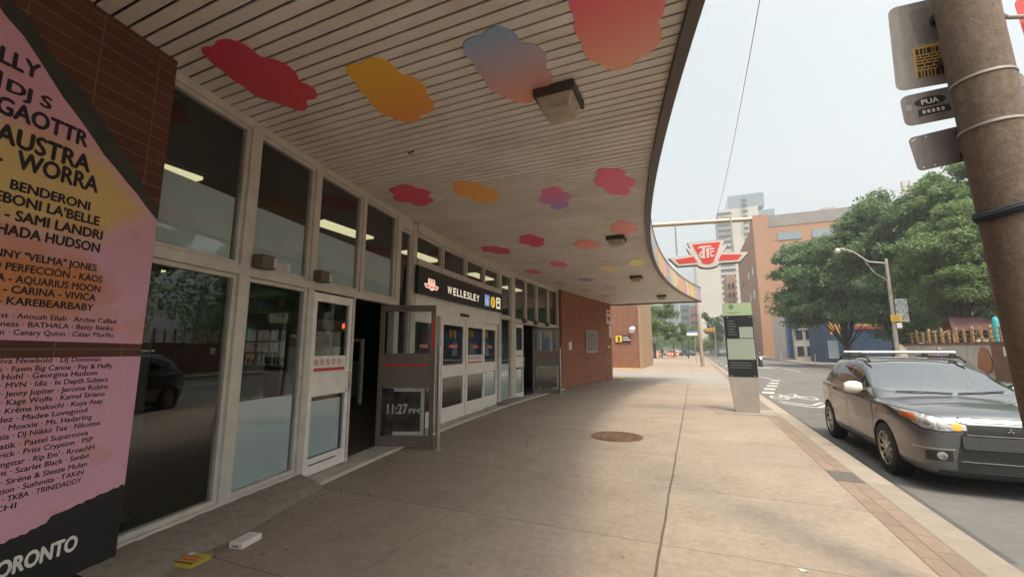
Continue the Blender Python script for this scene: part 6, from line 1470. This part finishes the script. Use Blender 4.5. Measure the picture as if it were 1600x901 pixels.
person('person in red top on the far sidewalk beside the trees', (-7.2, 86, 0), 1.7, R(190), mat('red_top', (.5, .06, .05), .1, 9, .8), mat('blue_trousers', (.05, .06, .12), .2, 9, .8), HAIR)
MC = thing('motorcycle', 'dark motorcycle with bright headlamp behind the info pillar', 'motorcycle', (5.9, 48, -.13))
for y in (-.7, .7):
    g = MB(); g.lathe([(.20, -.05), (.30, -.06), (.32, 0), (.30, .06), (.20, .05)], 'x', (5.9, 48 + y, .19), 24); w = g.build('wheel', M['rubber'], MC, smooth=True)
    g = MB(); g.lathe([(.2, -.04), (.04, -.05), (.04, .05), (.2, .04)], 'x', (5.9, 48 + y, .19), 20); g.build('rim', M['steel'], w)
g = MB(); g.tube([(5.9, 47.55, .75), (5.9, 47.8, .80), (5.9, 48.15, .68), (5.9, 48.6, .70)], [.10, .19, .16, .10], 12); g.tube([(5.9, 47.6, .3), (5.9, 48.3, .25)], .18, 10); g.build('body', M['black'], MC, smooth=True)
g = MB(); g.tube([(5.9, 47.3, .19), (5.9, 47.5, .85)], .04, 8); g.tube([(5.52, 47.6, .93), (5.9, 47.5, .90), (6.28, 47.6, .93)], .025, 8); g.build('handlebar', M['steel'], MC, smooth=True)
g = MB(); g.lathe([(.001, -.06), (.08, -.05), (.1, 0), (.06, .1)], 'y', (5.9, 47.36, .74), 16); g.build('headlamp', mat('headlamp_lit', (1, .95, .85), 0, 1, .3, emit=1.5), MC, smooth=True)
g = MB(); g.box((5.78, 48.0, .78), (6.02, 48.7, .88)); g.build('seat', M['rubber'], MC, bevel=.03)
RD = person('rider in black jacket and helmet sitting on the motorcycle', (5.9, 48.25, -.35), 1.75, 0, M['black'], M['ink'], M['black'], 0.0)
# overhead span wire
g = MB(); a_, b_ = Vector((3.2, 12, 15.6)), Vector((3.9, 71, 21)); 
pts = [a_.lerp(b_, t) + Vector((0, 0, -1.2 * 4 * t * (1 - t))) for t in np.linspace(0, 1, 14)]
g.tube(pts, .016, 6); tag(g.build('span_wire', M['black']), 'thin black span wire crossing the sky above the street', 'wire')
# antennas on the roofline far right
AN = thing('roof_antenna', 'pair of pale roof antennas above the tree tops', 'antenna', (79.5, 200, 0))
g = MB(); g.box((70, 202, 0), (92, 220, 56)); g.build('block', M['grey_wall'], AN)
g = MB()
for x in (78.9, 81.2): g.box((x - .7, 203, 56), (x + .7, 204.4, 66.5))
g.build('mast', M['pale_wall'], AN)

# ================================================================ HAZE
hz = MB(); hz.box((-460, -180, -2), (460, 760, 140)); hzo = hz.build('haze', mat('tmp', (1, 1, 1), 0))
k = NT('haze_air'); k.t.nodes.remove(k.b); pv = k.n('ShaderNodeVolumePrincipled'); pv.inputs['Color'].default_value = (.92, .93, .93, 1); pv.inputs['Density'].default_value = .0013; pv.inputs['Anisotropy'].default_value = .3
k.l(pv.outputs[0], k.o.inputs['Volume']); hzo.data.materials.clear(); hzo.data.materials.append(k.m); struct(hzo, 'stuff')
